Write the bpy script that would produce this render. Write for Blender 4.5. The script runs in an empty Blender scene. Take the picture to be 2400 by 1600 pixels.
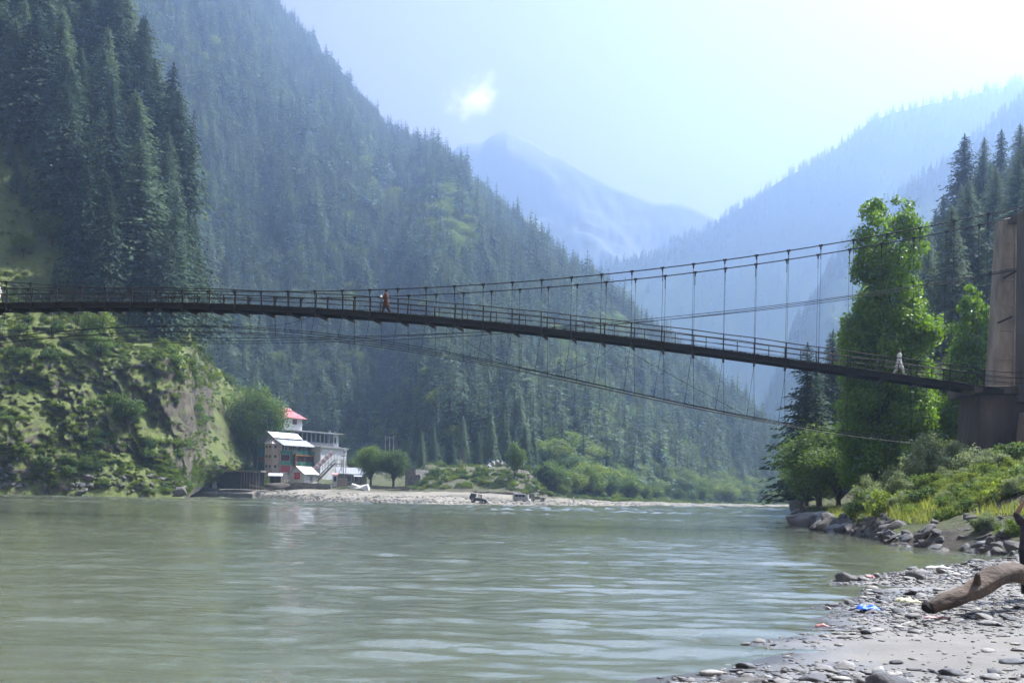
import bpy, math, random
import numpy as np
from mathutils import Vector, Matrix

random.seed(7)
RNG = np.random.default_rng(11)
R = math.radians
SC = bpy.context.scene
COL = SC.collection

# ------------------------------------------------------------------ camera
F = 2700.0          # focal length in photo pixels (photo is 2400 wide)
CX, CY = 1200.0, 1164.0
ROLL = R(1.2)
CAMZ = 1.8
cam_data = bpy.data.cameras.new('camera')
cam = bpy.data.objects.new('camera', cam_data)
COL.objects.link(cam)
cam_data.sensor_fit = 'HORIZONTAL'
cam_data.sensor_width = 36.0
cam_data.lens = 36.0 * F / 2400.0
cam_data.shift_y = (CY - 800.0) / 2400.0
cam_data.clip_start = 0.1
cam_data.clip_end = 12000.0
cam.location = (0, 0, CAMZ)
cam.rotation_euler = (math.pi / 2, -ROLL, 0)
SC.camera = cam

# ------------------------------------------------------------------ sky, sun, exposure
SUN_AZ = 38.0       # degrees from +X towards +Y (sun stands to the right, a little behind the scene)
SUN_EL = 54.0
world = bpy.data.worlds.new('World')
SC.world = world
world.use_nodes = True
wn = world.node_tree.nodes
wl = world.node_tree.links
wn.clear()
wout = wn.new('ShaderNodeOutputWorld')
wbg = wn.new('ShaderNodeBackground')
wbg.inputs['Strength'].default_value = 0.054
sky = wn.new('ShaderNodeTexSky')
sky.sky_type = 'NISHITA'
sky.sun_disc = False
sky.sun_elevation = R(SUN_EL)
sky.sun_rotation = R(90 - SUN_AZ)
sky.altitude = 1800
sky.air_density = 0.8
sky.dust_density = 6.0
sky.ozone_density = 1.0
wl.new(wbg.outputs[0], wout.inputs[0])

sun_data = bpy.data.lights.new('sun', 'SUN')
sun_data.energy = 5.0
sun_data.angle = R(0.5)
sun_data.color = (1.0, 0.965, 0.90)
sun = bpy.data.objects.new('sun', sun_data)
COL.objects.link(sun)
sdir = Vector((math.cos(R(SUN_EL)) * math.cos(R(SUN_AZ)), math.cos(R(SUN_EL)) * math.sin(R(SUN_AZ)), math.sin(R(SUN_EL))))
sun.rotation_euler = (-sdir).to_track_quat('-Z', 'Y').to_euler()

vs = SC.view_settings
vs.view_transform = 'Standard'
vs.look = 'None'
vs.gamma = 1.0
vs.use_curve_mapping = False
vs.exposure = 1.8
SC.render.engine = 'CYCLES'
SC.cycles.use_denoising = True
SC.cycles.max_bounces = 5
SC.cycles.diffuse_bounces = 2
SC.cycles.glossy_bounces = 2
SC.cycles.transmission_bounces = 2
SC.cycles.use_light_tree = False
SC.cycles.use_adaptive_sampling = True
SC.cycles.adaptive_threshold = 0.015
SC.cycles.volume_bounces = 1
SC.cycles.transparent_max_bounces = 8
HAZE_DENSITY = 0.00040
HAZE_COLOR = (0.455, 0.645, 1.0)

# ------------------------------------------------------------------ projection helpers
def at(px, py, d):
    """world point seen at photo pixel (px, py), d metres along the view axis"""
    u = (px - CX) / F
    v = (CY - py) / F
    a = u * math.cos(ROLL) - v * math.sin(ROLL)
    b = u * math.sin(ROLL) + v * math.cos(ROLL)
    return Vector((a * d, d, CAMZ + b * d))

def atz(px, d, z):
    """world point at depth d and height z in image column px"""
    b = (z - CAMZ) / d
    u = (px - CX) / F
    # u = a cos + b sin
    a = (u - b * math.sin(ROLL)) / math.cos(ROLL)
    return Vector((a * d, d, z))

def ground_at(px, py, z=0.0):
    u = (px - CX) / F
    v = (CY - py) / F
    b = u * math.sin(ROLL) + v * math.cos(ROLL)
    d = (z - CAMZ) / b
    return at(px, py, d)

def to_px(p):
    a = p[0] / p[1]
    b = (p[2] - CAMZ) / p[1]
    u = a * math.cos(ROLL) + b * math.sin(ROLL)
    v = -a * math.sin(ROLL) + b * math.cos(ROLL)
    return CX + u * F, CY - v * F

# ------------------------------------------------------------------ numpy noise
def _hash(ix, iy, iz, seed):
    h = (ix.astype(np.int64) * 374761393 + iy.astype(np.int64) * 668265263 + iz.astype(np.int64) * 2147483647 + seed * 1274126177) & 0x7fffffff
    h = ((h ^ (h >> 13)) * 1274126177) & 0x7fffffff
    h = h ^ (h >> 16)
    return (h & 0xffff) / 65535.0

def vnoise(p, seed=0):
    p = np.asarray(p, float)
    i = np.floor(p)
    f = p - i
    f = f * f * (3 - 2 * f)
    ix, iy, iz = i[..., 0], i[..., 1], i[..., 2]
    fx, fy, fz = f[..., 0], f[..., 1], f[..., 2]
    def c(a, b, d):
        return _hash(ix + a, iy + b, iz + d, seed)
    x00 = c(0, 0, 0) * (1 - fx) + c(1, 0, 0) * fx
    x10 = c(0, 1, 0) * (1 - fx) + c(1, 1, 0) * fx
    x01 = c(0, 0, 1) * (1 - fx) + c(1, 0, 1) * fx
    x11 = c(0, 1, 1) * (1 - fx) + c(1, 1, 1) * fx
    y0 = x00 * (1 - fy) + x10 * fy
    y1 = x01 * (1 - fy) + x11 * fy
    return (y0 * (1 - fz) + y1 * fz) * 2 - 1

def fbm(p, octaves=4, seed=0, gain=0.5):
    p = np.asarray(p, float)
    s = 0
    a = 1.0
    for k in range(octaves):
        s = s + a * vnoise(p * (2.03 ** k) + 17.3 * k, seed + k)
        a *= gain
    return s

# ------------------------------------------------------------------ object helpers
def mesh_np(name, verts, faces, smooth=False):
    """verts (N,3) array, faces (M,k) array with k = 3 or 4"""
    me = bpy.data.meshes.new(name)
    verts = np.asarray(verts, np.float32)
    faces = np.asarray(faces, np.int32)
    n, k = faces.shape
    me.vertices.add(len(verts))
    me.vertices.foreach_set('co', verts.ravel())
    me.loops.add(n * k)
    me.loops.foreach_set('vertex_index', faces.ravel())
    me.polygons.add(n)
    me.polygons.foreach_set('loop_start', np.arange(0, n * k, k, dtype=np.int32))
    me.polygons.foreach_set('loop_total', np.full(n, k, np.int32))
    me.update(calc_edges=True)
    if smooth:
        me.polygons.foreach_set('use_smooth', np.ones(n, bool))
    return me

def link(name, me, parent=None, loc=None):
    o = bpy.data.objects.new(name, me)
    COL.objects.link(o)
    if parent is not None:
        o.parent = parent
    if loc is not None:
        o.location = loc
    return o

def tag(o, label=None, cat=None, group=None, kind=None):
    if cat and not kind: kind = 'thing'
    if label: o['label'] = label
    if cat: o['category'] = cat
    if group: o['group'] = group
    if kind: o['kind'] = kind
    return o

def thing(name, label, cat, loc=(0, 0, 0), rz=0.0, group=None):
    o = bpy.data.objects.new(name, None)
    COL.objects.link(o)
    o.location = loc
    o.rotation_euler = (0, 0, rz)
    o.empty_display_size = 0.3
    return tag(o, label, cat, group)

def dup(root, loc, rz=0.0, scale=None, label=None, group=None, rot=None):
    r = root.copy()
    COL.objects.link(r)
    r.location = loc
    r.rotation_euler = rot if rot is not None else (0, 0, rz)
    if scale is not None:
        r.scale = scale
    if label: r['label'] = label
    if group: r['group'] = group
    for ch in root.children:
        c = ch.copy()
        COL.objects.link(c)
        c.parent = r
        for g in ch.children:
            d = g.copy()
            COL.objects.link(d)
            d.parent = c
    return r

class MB:
    """collects solids, builds one mesh object"""
    def __init__(self):
        self.v = []
        self.f = []
    def add(self, verts, faces):
        o = len(self.v)
        self.v += [tuple(q) for q in verts]
        self.f += [tuple(i + o for i in fc) for fc in faces]
        return self
    def hexa(self, p):
        return self.add(p, [(0, 3, 2, 1), (4, 5, 6, 7), (0, 1, 5, 4), (1, 2, 6, 5), (2, 3, 7, 6), (3, 0, 4, 7)])
    def box(self, x0, x1, y0, y1, z0, z1):
        return self.hexa([(x0, y0, z0), (x1, y0, z0), (x1, y1, z0), (x0, y1, z0), (x0, y0, z1), (x1, y0, z1), (x1, y1, z1), (x0, y1, z1)])
    def bar(self, a, b, w, h, up=(0, 0, 1)):
        a = Vector(a); b = Vector(b)
        t = (b - a).normalized()
        s = t.cross(Vector(up))
        if s.length < 1e-4:
            s = t.cross(Vector((1, 0, 0)))
        s.normalize()
        n = s.cross(t)
        s = s * (w / 2); n = n * (h / 2)
        return self.hexa([a - s - n, a + s - n, a + s + n, a - s + n, b - s - n, b + s - n, b + s + n, b - s + n])
    def tube(self, pts, rad, sides=6, cap=True):
        pts = [Vector(q) for q in pts]
        n = len(pts)
        if not hasattr(rad, '__len__'):
            rad = [rad] * n
        o = len(self.v)
        prev = None
        for i, p in enumerate(pts):
            t = (pts[min(i + 1, n - 1)] - pts[max(i - 1, 0)]).normalized()
            if prev is None:
                s = t.cross(Vector((0, 0, 1)))
                if s.length < 1e-3:
                    s = t.cross(Vector((1, 0, 0)))
            else:
                s = prev - t * prev.dot(t)
            s.normalize()
            prev = s
            q = t.cross(s)
            for k in range(sides):
                an = 2 * math.pi * k / sides
                self.v.append(tuple(p + (s * math.cos(an) + q * math.sin(an)) * rad[i]))
        for i in range(n - 1):
            for k in range(sides):
                a = o + i * sides + k
                b = o + i * sides + (k + 1) % sides
                self.f.append((a, b, b + sides, a + sides))
        if cap:
            self.f.append(tuple(o + k for k in range(sides))[::-1])
            self.f.append(tuple(o + (n - 1) * sides + k for k in range(sides)))
        return self
    def prism(self, prof, y0, y1):
        """side profile (x, z) extruded in y"""
        n = len(prof)
        v = [(x, y0, z) for x, z in prof] + [(x, y1, z) for x, z in prof]
        f = [tuple(range(n)), tuple(range(2 * n - 1, n - 1, -1))]
        for i in range(n):
            j = (i + 1) % n
            f.append((i, i + n, j + n, j))
        return self.add(v, f)
    def quad(self, a, b, c, d, t=0.06):
        """thin slab between four corners, thickness t against the normal"""
        a, b, c, d = map(Vector, (a, b, c, d))
        n = (b - a).cross(d - a).normalized() * t
        return self.hexa([a - n, b - n, c - n, d - n, a, b, c, d])
    def mesh(self, name, mat=None, smooth=False):
        me = bpy.data.meshes.new(name)
        me.from_pydata(self.v, [], self.f)
        me.update()
        if smooth:
            me.polygons.foreach_set('use_smooth', np.ones(len(me.polygons), bool))
        if mat: me.materials.append(mat)
        return me
    def build(self, name, mat, parent=None, smooth=False, origin=None, bevel=0):
        if origin is not None:
            self.v = [(x - origin[0], y - origin[1], z - origin[2]) for x, y, z in self.v]
        o = link(name, self.mesh(name, mat, smooth), parent)
        if bevel:
            m = o.modifiers.new('bevel', 'BEVEL'); m.width = bevel; m.segments = 1; m.limit_method = 'ANGLE'
        return o

# ------------------------------------------------------------------ materials
def new_mat(name):
    m = bpy.data.materials.new(name)
    m.use_nodes = True
    nt = m.node_tree
    nt.nodes.clear()
    out = nt.nodes.new('ShaderNodeOutputMaterial')
    return m, nt.nodes, nt.links, out

def ramp(n, pts):
    r = n.new('ShaderNodeValToRGB')
    e = r.color_ramp.elements
    while len(e) < len(pts):
        e.new(0.5)
    for i, (p, c) in enumerate(pts):
        e[i].position = min(p, 1.0)
        e[i].color = (*c, 1) if len(c) == 3 else c
    return r

def noise(n, l, scale, detail=4, rough=0.6, vec=None, dist=0.0):
    t = n.new('ShaderNodeTexNoise')
    t.inputs['Scale'].default_value = scale
    t.inputs['Detail'].default_value = detail
    t.inputs['Roughness'].default_value = rough
    t.inputs['Distortion'].default_value = dist
    if vec is not None:
        l.new(vec, t.inputs['Vector'])
    return t

def simple(name, c1, c2=None, scale=2.0, rough=0.8, bump=0.0, metal=0.0, spec=0.3, coord='Object', bscale=None, stretch=None):
    """principled surface whose colour wanders between c1 and c2"""
    m, n, l, out = new_mat(name)
    b = n.new('ShaderNodeBsdfPrincipled')
    b.inputs['Roughness'].default_value = rough
    b.inputs['Metallic'].default_value = metal
    b.inputs['Specular IOR Level'].default_value = spec
    l.new(b.outputs[0], out.inputs[0])
    tc = n.new('ShaderNodeTexCoord')
    vec = tc.outputs[coord]
    if stretch:
        mp = n.new('ShaderNodeMapping')
        mp.inputs['Scale'].default_value = stretch
        l.new(vec, mp.inputs['Vector'])
        vec = mp.outputs[0]
    if c2 is None:
        c2 = tuple(x * 0.75 for x in c1)
    t = noise(n, l, scale, 6, 0.65, vec)
    r = ramp(n, [(0.3, c2), (0.7, c1)])
    l.new(t.outputs['Fac'], r.inputs[0])
    l.new(r.outputs[0], b.inputs['Base Color'])
    if bump:
        t2 = noise(n, l, bscale or scale * 3, 5, 0.7, vec)
        bp = n.new('ShaderNodeBump')
        bp.inputs['Strength'].default_value = bump
        bp.inputs['Distance'].default_value = 0.1
        l.new(t2.outputs['Fac'], bp.inputs['Height'])
        l.new(bp.outputs[0], b.inputs['Normal'])
    return m

def foliage(name, c1, c2, scale=0.4, trans=0.35, tcol=None, rough=0.6, spec=0.15):
    """leaves: colour wanders from clump to clump and from tree to tree; light passes through"""
    m, n, l, out = new_mat(name)
    tc = n.new('ShaderNodeTexCoord')
    oi = n.new('ShaderNodeObjectInfo')
    t = noise(n, l, scale, 3, 0.6, tc.outputs['Object'])
    add = n.new('ShaderNodeMath'); add.operation = 'MULTIPLY_ADD'
    l.new(oi.outputs['Random'], add.inputs[0]); add.inputs[1].default_value = 0.6
    l.new(t.outputs['Fac'], add.inputs[2])
    r = ramp(n, [(0.4, c2), (1.05, c1)])
    l.new(add.outputs[0], r.inputs[0])
    b = n.new('ShaderNodeBsdfPrincipled')
    b.inputs['Roughness'].default_value = rough
    b.inputs['Specular IOR Level'].default_value = spec
    l.new(r.outputs[0], b.inputs['Base Color'])
    tr = n.new('ShaderNodeBsdfTranslucent')
    hs = n.new('ShaderNodeHueSaturation')
    hs.inputs['Hue'].default_value = 0.485
    hs.inputs['Saturation'].default_value = 1.15
    hs.inputs['Value'].default_value = 1.7
    l.new(r.outputs[0], hs.inputs['Color'])
    l.new(hs.outputs[0], tr.inputs['Color'])
    mx = n.new('ShaderNodeMixShader')
    mx.inputs[0].default_value = trans
    l.new(b.outputs[0], mx.inputs[1])
    l.new(tr.outputs[0], mx.inputs[2])
    l.new(mx.outputs[0], out.inputs[0])
    return m

M = {}
M['conifer'] = foliage('conifer_needles', (0.115, 0.16, 0.085), (0.028, 0.054, 0.034), 0.25, 0.2, spec=0.1, rough=0.8)
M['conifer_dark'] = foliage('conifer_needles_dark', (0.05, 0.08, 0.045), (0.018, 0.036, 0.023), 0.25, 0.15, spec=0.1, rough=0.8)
M['bark'] = simple('bark', (0.11, 0.08, 0.06), (0.05, 0.038, 0.03), 1.5, 0.9, 0.6, stretch=(1, 1, 0.25))
M['poplar'] = foliage('poplar_leaves', (0.12, 0.215, 0.03), (0.045, 0.095, 0.018), 0.45, 0.42, rough=0.45, spec=0.25)
M['leaf'] = foliage('broad_leaves', (0.10, 0.155, 0.04), (0.042, 0.075, 0.025), 0.35, 0.4)
M['leaf_light'] = foliage('light_leaves', (0.15, 0.20, 0.045), (0.07, 0.115, 0.028), 0.4, 0.4)
M['willow'] = foliage('willow_leaves', (0.19, 0.23, 0.11), (0.10, 0.135, 0.06), 0.5, 0.35)
M['weed'] = foliage('weed_leaves', (0.15, 0.205, 0.04), (0.06, 0.10, 0.022), 0.5, 0.45)
M['grass'] = foliage('grass_blades', (0.19, 0.22, 0.06), (0.09, 0.125, 0.03), 0.25, 0.45)

# -------- ground-like materials
def terrain_mat(name, grass1, grass2, rock1, rock2, rock_lo, rock_hi, scale=0.05, bump=0.6, soil=None, fine=0.6):
    """grass on gentle ground, bare rock or soil on steep ground, broken up by noise"""
    m, n, l, out = new_mat(name)
    b = n.new('ShaderNodeBsdfPrincipled')
    b.inputs['Roughness'].default_value = 0.95
    b.inputs['Specular IOR Level'].default_value = 0.12
    l.new(b.outputs[0], out.inputs[0])
    tc = n.new('ShaderNodeTexCoord')
    P = tc.outputs['Object']
    n1 = noise(n, l, scale, 8, 0.65, P)
    n2 = noise(n, l, fine, 6, 0.7, P)
    g = ramp(n, [(0.3, grass2), (0.72, grass1)])
    l.new(n2.outputs['Fac'], g.inputs[0])
    n3 = noise(n, l, fine * 0.55, 8, 0.72, P, 0.6)
    rk = ramp(n, [(0.28, rock2), (0.5, tuple((a + c) / 2 for a, c in zip(rock1, rock2))), (0.68, rock1)])
    l.new(n3.outputs['Fac'], rk.inputs[0])
    geo = n.new('ShaderNodeNewGeometry')
    sep = n.new('ShaderNodeSeparateXYZ')
    l.new(geo.outputs['Normal'], sep.inputs[0])
    # steepness + noise -> rock mask
    ma = n.new('ShaderNodeMath'); ma.operation = 'MULTIPLY_ADD'
    l.new(n1.outputs['Fac'], ma.inputs[0]); ma.inputs[1].default_value = -0.9
    l.new(sep.outputs['Z'], ma.inputs[2])
    mb = n.new('ShaderNodeMath'); mb.operation = 'MULTIPLY_ADD'
    l.new(n2.outputs['Fac'], mb.inputs[0]); mb.inputs[1].default_value = -0.35
    l.new(ma.outputs[0], mb.inputs[2])
    mr = n.new('ShaderNodeMapRange')
    mr.inputs['From Min'].default_value = rock_lo
    mr.inputs['From Max'].default_value = rock_hi
    l.new(mb.outputs[0], mr.inputs['Value'])
    mix = n.new('ShaderNodeMix'); mix.data_type = 'RGBA'
    l.new(mr.outputs[0], mix.inputs['Factor'])
    l.new(rk.outputs[0], mix.inputs['A'])
    l.new(g.outputs[0], mix.inputs['B'])
    l.new(mix.outputs['Result'], b.inputs['Base Color'])
    if bump:
        bp = n.new('ShaderNodeBump')
        bp.inputs['Strength'].default_value = bump
        bp.inputs['Distance'].default_value = 1.0
        l.new(n3.outputs['Fac'], bp.inputs['Height'])
        l.new(bp.outputs[0], b.inputs['Normal'])
    return m

M['hill'] = terrain_mat('forest_floor', (0.10, 0.14, 0.04), (0.045, 0.07, 0.025), (0.20, 0.18, 0.14), (0.09, 0.08, 0.065), -0.55, -0.40, 0.012, 0.3, fine=0.08)
M['cliff'] = terrain_mat('cliff_face', (0.15, 0.175, 0.055), (0.085, 0.10, 0.035), (0.165, 0.138, 0.10), (0.042, 0.038, 0.031), -0.46, -0.18, 0.06, 1.0, fine=0.5)
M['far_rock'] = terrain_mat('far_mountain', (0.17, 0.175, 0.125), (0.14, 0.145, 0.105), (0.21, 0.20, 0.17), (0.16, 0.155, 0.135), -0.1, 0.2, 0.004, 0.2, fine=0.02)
M['bank'] = terrain_mat('bank_soil', (0.10, 0.12, 0.04), (0.05, 0.06, 0.025), (0.13, 0.11, 0.09), (0.045, 0.04, 0.036), 0.1, 0.4, 0.15, 0.6, fine=1.2)
M['gravel'] = simple('gravel', (0.42, 0.38, 0.32), (0.24, 0.215, 0.19), 0.25, 0.95, 0.5, spec=0.1, bscale=1.5)
M['sand'] = simple('beach_sand', (0.22, 0.205, 0.185), (0.13, 0.12, 0.11), 0.8, 0.75, 0.5, spec=0.3, bscale=14)
M['riverbed'] = simple('riverbed', (0.16, 0.15, 0.10), None, 0.1, 0.9)
M['concrete'] = simple('weathered_concrete', (0.40, 0.34, 0.265), (0.15, 0.125, 0.10), 0.9, 0.9, 0.4, stretch=(1, 1, 0.4))
M['concrete_dark'] = simple('stained_concrete', (0.14, 0.115, 0.09), (0.05, 0.043, 0.036), 0.7, 0.9, 0.4, stretch=(1, 1, 0.35))
M['steel'] = simple('rusted_steel', (0.028, 0.023, 0.02), (0.013, 0.012, 0.011), 3, 0.7, 0.2, spec=0.3)
M['cable'] = simple('wire_rope', (0.03, 0.03, 0.03), (0.015, 0.015, 0.016), 6, 0.55, 0, metal=0.3)
M['wood_dark'] = simple('old_deck_timber', (0.05, 0.038, 0.03), (0.018, 0.015, 0.013), 2.0, 0.85, 0.5, stretch=(1, 6, 1))

# ------------------------------------------------------------------ sky colour and the one small cloud
def build_sky():
    n, l = wn, wl
    tc = n.new('ShaderNodeTexCoord')
    c = (at(1108, 228, 1.0) - Vector((0, 0, CAMZ))).normalized()
    sub = n.new('ShaderNodeVectorMath'); sub.operation = 'SUBTRACT'
    nrm = n.new('ShaderNodeVectorMath'); nrm.operation = 'NORMALIZE'
    l.new(tc.outputs['Generated'], nrm.inputs[0])
    l.new(nrm.outputs[0], sub.inputs[0]); sub.inputs[1].default_value = c
    mp = n.new('ShaderNodeMapping')
    mp.inputs['Scale'].default_value = (1.0, 1.0, 1.25)
    l.new(sub.outputs[0], mp.inputs['Vector'])
    ln = n.new('ShaderNodeVectorMath'); ln.operation = 'LENGTH'
    l.new(mp.outputs[0], ln.inputs[0])
    t = noise(n, l, 55, 6, 0.6, nrm.outputs[0])
    ma = n.new('ShaderNodeMath'); ma.operation = 'MULTIPLY_ADD'
    l.new(t.outputs['Fac'], ma.inputs[0]); ma.inputs[1].default_value = 0.055
    l.new(ln.outputs['Value'], ma.inputs[2])
    mr = n.new('ShaderNodeMapRange')
    mr.interpolation_type = 'SMOOTHSTEP'
    mr.inputs['From Min'].default_value = 0.052
    mr.inputs['From Max'].default_value = 0.018
    mr.inputs['To Min'].default_value = 0.0
    mr.inputs['To Max'].default_value = 1.0
    l.new(ma.outputs[0], mr.inputs['Value'])
    mix = n.new('ShaderNodeMix'); mix.data_type = 'RGBA'
    l.new(mr.outputs[0], mix.inputs['Factor'])
    hs = n.new('ShaderNodeHueSaturation'); hs.inputs['Saturation'].default_value = 0.08
    l.new(sky.outputs[0], hs.inputs['Color'])
    tn = n.new('ShaderNodeMix'); tn.data_type = 'RGBA'; tn.blend_type = 'MULTIPLY'; tn.inputs['Factor'].default_value = 1.0
    l.new(hs.outputs[0], tn.inputs['A']); tn.inputs['B'].default_value = (1.0, 0.91, 0.95, 1)
    l.new(tn.outputs['Result'], mix.inputs['A'])
    mix.inputs['B'].default_value = (19, 18.5, 18, 1)
    l.new(mix.outputs['Result'], wbg.inputs['Color'])
build_sky()

# ------------------------------------------------------------------ terrain
class Surf:
    """lofted hillside: columns follow the valley, rows climb from the river to the crest"""
    def __init__(self, px0, px1, ncol, rows, segs, amp=None, nscale=0.01, seed=0, anis=(1, 1, 1), rock=None, rockcol=None):
        self.px0, self.px1, self.ncol = px0, px1, ncol
        pxs = np.linspace(px0, px1, ncol)
        curves = []
        for kind, pts in rows:
            pts = np.array(pts, float)
            A = np.interp(pxs, pts[:, 0], pts[:, 1])
            B = np.interp(pxs, pts[:, 0], pts[:, 2])
            if kind == 'p':
                cur = [at(x, a, b) for x, a, b in zip(pxs, A, B)]
            else:
                cur = [atz(x, a, b) for x, a, b in zip(pxs, A, B)]
            curves.append(np.array([tuple(c) for c in cur]))
        g = [curves[0]]
        w = [0.0]
        for i, s in enumerate(segs):
            for k in range(1, s + 1):
                t = k / s
                g.append(curves[i] * (1 - t) + curves[i + 1] * t)
                w.append(i + t)
        G = np.stack(g)                     # rows, cols, 3
        self.w = np.array(w)
        if amp is not None:
            a = np.interp(self.w, np.arange(len(rows)), amp)[:, None]
            p = G * np.array(anis) * nscale
            nz = fbm(p, 5, seed)
            nx = fbm(p + 50.0, 5, seed + 9)
            ny = fbm(p + 90.0, 5, seed + 19)
            G = G.copy()
            G[..., 2] += nz * a
            G[..., 0] += nx * a * 0.5
            G[..., 1] += ny * a * 0.7
        if rock is not None:
            a = np.interp(self.w, np.arange(len(rows)), rock[0])[:, None]
            p = G * rock[1]
            r1 = np.abs(fbm(p * np.array([1, 1, 0.45]), 5, seed + 31, 0.6))
            r2 = np.floor(fbm(p * 0.6, 3, seed + 77) * 4) / 4
            off = (r1 * 1.2 + r2 * 0.6 - 0.6) * a
            if rockcol is not None:
                off = off * np.interp(pxs, rockcol[0], rockcol[1])[None, :]
            G[..., 1] += off
            G[..., 2] += off * 0.25
        self.G = G
    def build(self, name, mat, smooth=True, w0=None, w1=None):
        full = self.G
        r0 = 0 if w0 is None else int(np.searchsorted(self.w, w0 - 1e-6))
        r1 = len(self.w) if w1 is None else int(np.searchsorted(self.w, w1 - 1e-6)) + 1
        G = full[r0:r1]
        nr, nc, _ = G.shape
        idx = np.arange(nr * nc).reshape(nr, nc)
        f = np.stack([idx[:-1, :-1], idx[:-1, 1:], idx[1:, 1:], idx[1:, :-1]], -1).reshape(-1, 4)
        me = mesh_np(name, G.reshape(-1, 3), f, smooth)
        me.materials.append(mat)
        return tag(link(name, me), kind='structure')
    def at(self, px, w):
        """point on the finished surface at column px, row parameter w"""
        c = np.clip((np.asarray(px, float) - self.px0) / (self.px1 - self.px0) * (self.ncol - 1), 0, self.ncol - 1.001)
        r = np.interp(np.asarray(w, float), self.w, np.arange(len(self.w)))
        r = np.clip(r, 0, len(self.w) - 1.001)
        ci = c.astype(int); ri = r.astype(int)
        cf = (c - ci)[..., None]; rf = (r - ri)[..., None]
        G = self.G
        return (G[ri, ci] * (1 - cf) + G[ri, ci + 1] * cf) * (1 - rf) + (G[ri + 1, ci] * (1 - cf) + G[ri + 1, ci + 1] * cf) * rf

def back(pts, dd, drop):
    out = []
    for x, y, d in pts:
        p = at(x, y, d)
        out.append((x, d + dd, p.z - drop))
    return out

# ground sheet under everything
gv = [(-4300, -440, -3), (4300, -440, -3), (4300, 4380, -3), (-4300, 4380, -3)]
g = link('ground', mesh_np('ground', gv, [(0, 1, 2, 3)])); g.data.materials.append(M['riverbed']); tag(g, kind='structure')

# main forested mountain on the far side of the river
A_BASE = [(-700, 660, 20), (440, 640, 20), (600, 630, 19), (700, 620, 18), (900, 590, 17), (960, 520, 16), (1030, 420, 14), (1200, 400, 13), (1300, 420, 7), (1500, 510, 4), (1700, 640, 2), (1900, 740, 1)]
A_RIDGE = [(-700, -380, 1786), (300, -380, 1786), (500, -160, 1814), (640, 25, 1814), (700, 95, 1786), (800, 210, 1732), (900, 325, 1650), (1000, 400, 1486), (1100, 470, 1330), (1200, 553, 1205), (1300, 635, 1088), (1400, 718, 998), (1480, 778, 920), (1560, 838, 869), (1650, 918, 826), (1750, 1005, 804), (1820, 1092, 760), (1900, 1181, 755)]
SA = Surf(-700, 1900, 260, [('z', A_BASE), ('p', A_RIDGE), ('z', back(A_RIDGE, 320, 140))], [110, 12], amp=[0, 0, 10], nscale=0.006, seed=3)
# spurs and gullies running down the slope, strongest half way up
_w = SA.w[:, None]
_env = np.sin(np.clip(_w, 0, 1) * math.pi) ** 0.8 * np.where(_w <= 1, 1, 0)
_px = np.linspace(-700, 1900, 260)[None, :]
_gul = fbm(np.stack([(_px * 0.008 + _w * 0.9), (_w * 1.1 + 0 * _px), 0 * _px + 0 * _w], -1), 4, 5)
_hz = np.clip(SA.G[..., 2] / 200, 0.05, 1)
SA.G[..., 2] += _gul * 20 * _env * _hz
SA.G[..., 1] -= _gul * 30 * _env * _hz
hillA = SA.build('mountain', M['hill'])

# near cliff on the far bank
B_WATER = [(-600, 212, -0.8), (0, 235, -0.8), (120, 241, -0.8), (250, 243, -0.8), (400, 250, -0.8), (430, 253, -0.8), (450, 285, 0.5), (480, 318, 3), (590, 345, 6)]
B1 = [(-600, 1010, 222), (0, 985, 244), (100, 1015, 247), (200, 1060, 253), (300, 1045, 258), (400, 1085, 262), (435, 1100, 268), (500, 1088, 308), (590, 1088, 350)]
B2 = [(-600, 800, 235), (0, 815, 256), (150, 830, 262), (280, 850, 268), (400, 850, 275), (435, 880, 280), (500, 965, 338), (590, 1030, 376)]
B3 = [(-600, 300, 310), (-100, 520, 296), (0, 600, 290), (100, 650, 288), (200, 705, 288), (300, 760, 290), (440, 803, 300), (500, 864, 362), (590, 947, 398)]
B4 = [(-600, -350, 430), (0, -100, 400), (150, 40, 390), (250, 150, 380), (340, 290, 370), (390, 430, 352), (420, 570, 335), (440, 710, 320), (455, 806, 325), (500, 858, 378), (590, 943, 410)]
SB = Surf(-600, 590, 460, [('z', B_WATER), ('p', B1), ('p', B2), ('p', B3), ('p', B4), ('z', back(B4, 110, 30))], [50, 60, 44, 44, 6],
          amp=[0.3, 2.6, 2.6, 2.2, 3.0, 3], nscale=0.06, seed=21, rock=([1.8, 6.0, 6.5, 1.6, 0.3, 0], 0.11), rockcol=([385, 450], [1, 0.12]))
SB.build('cliff', M['cliff'])

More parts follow.
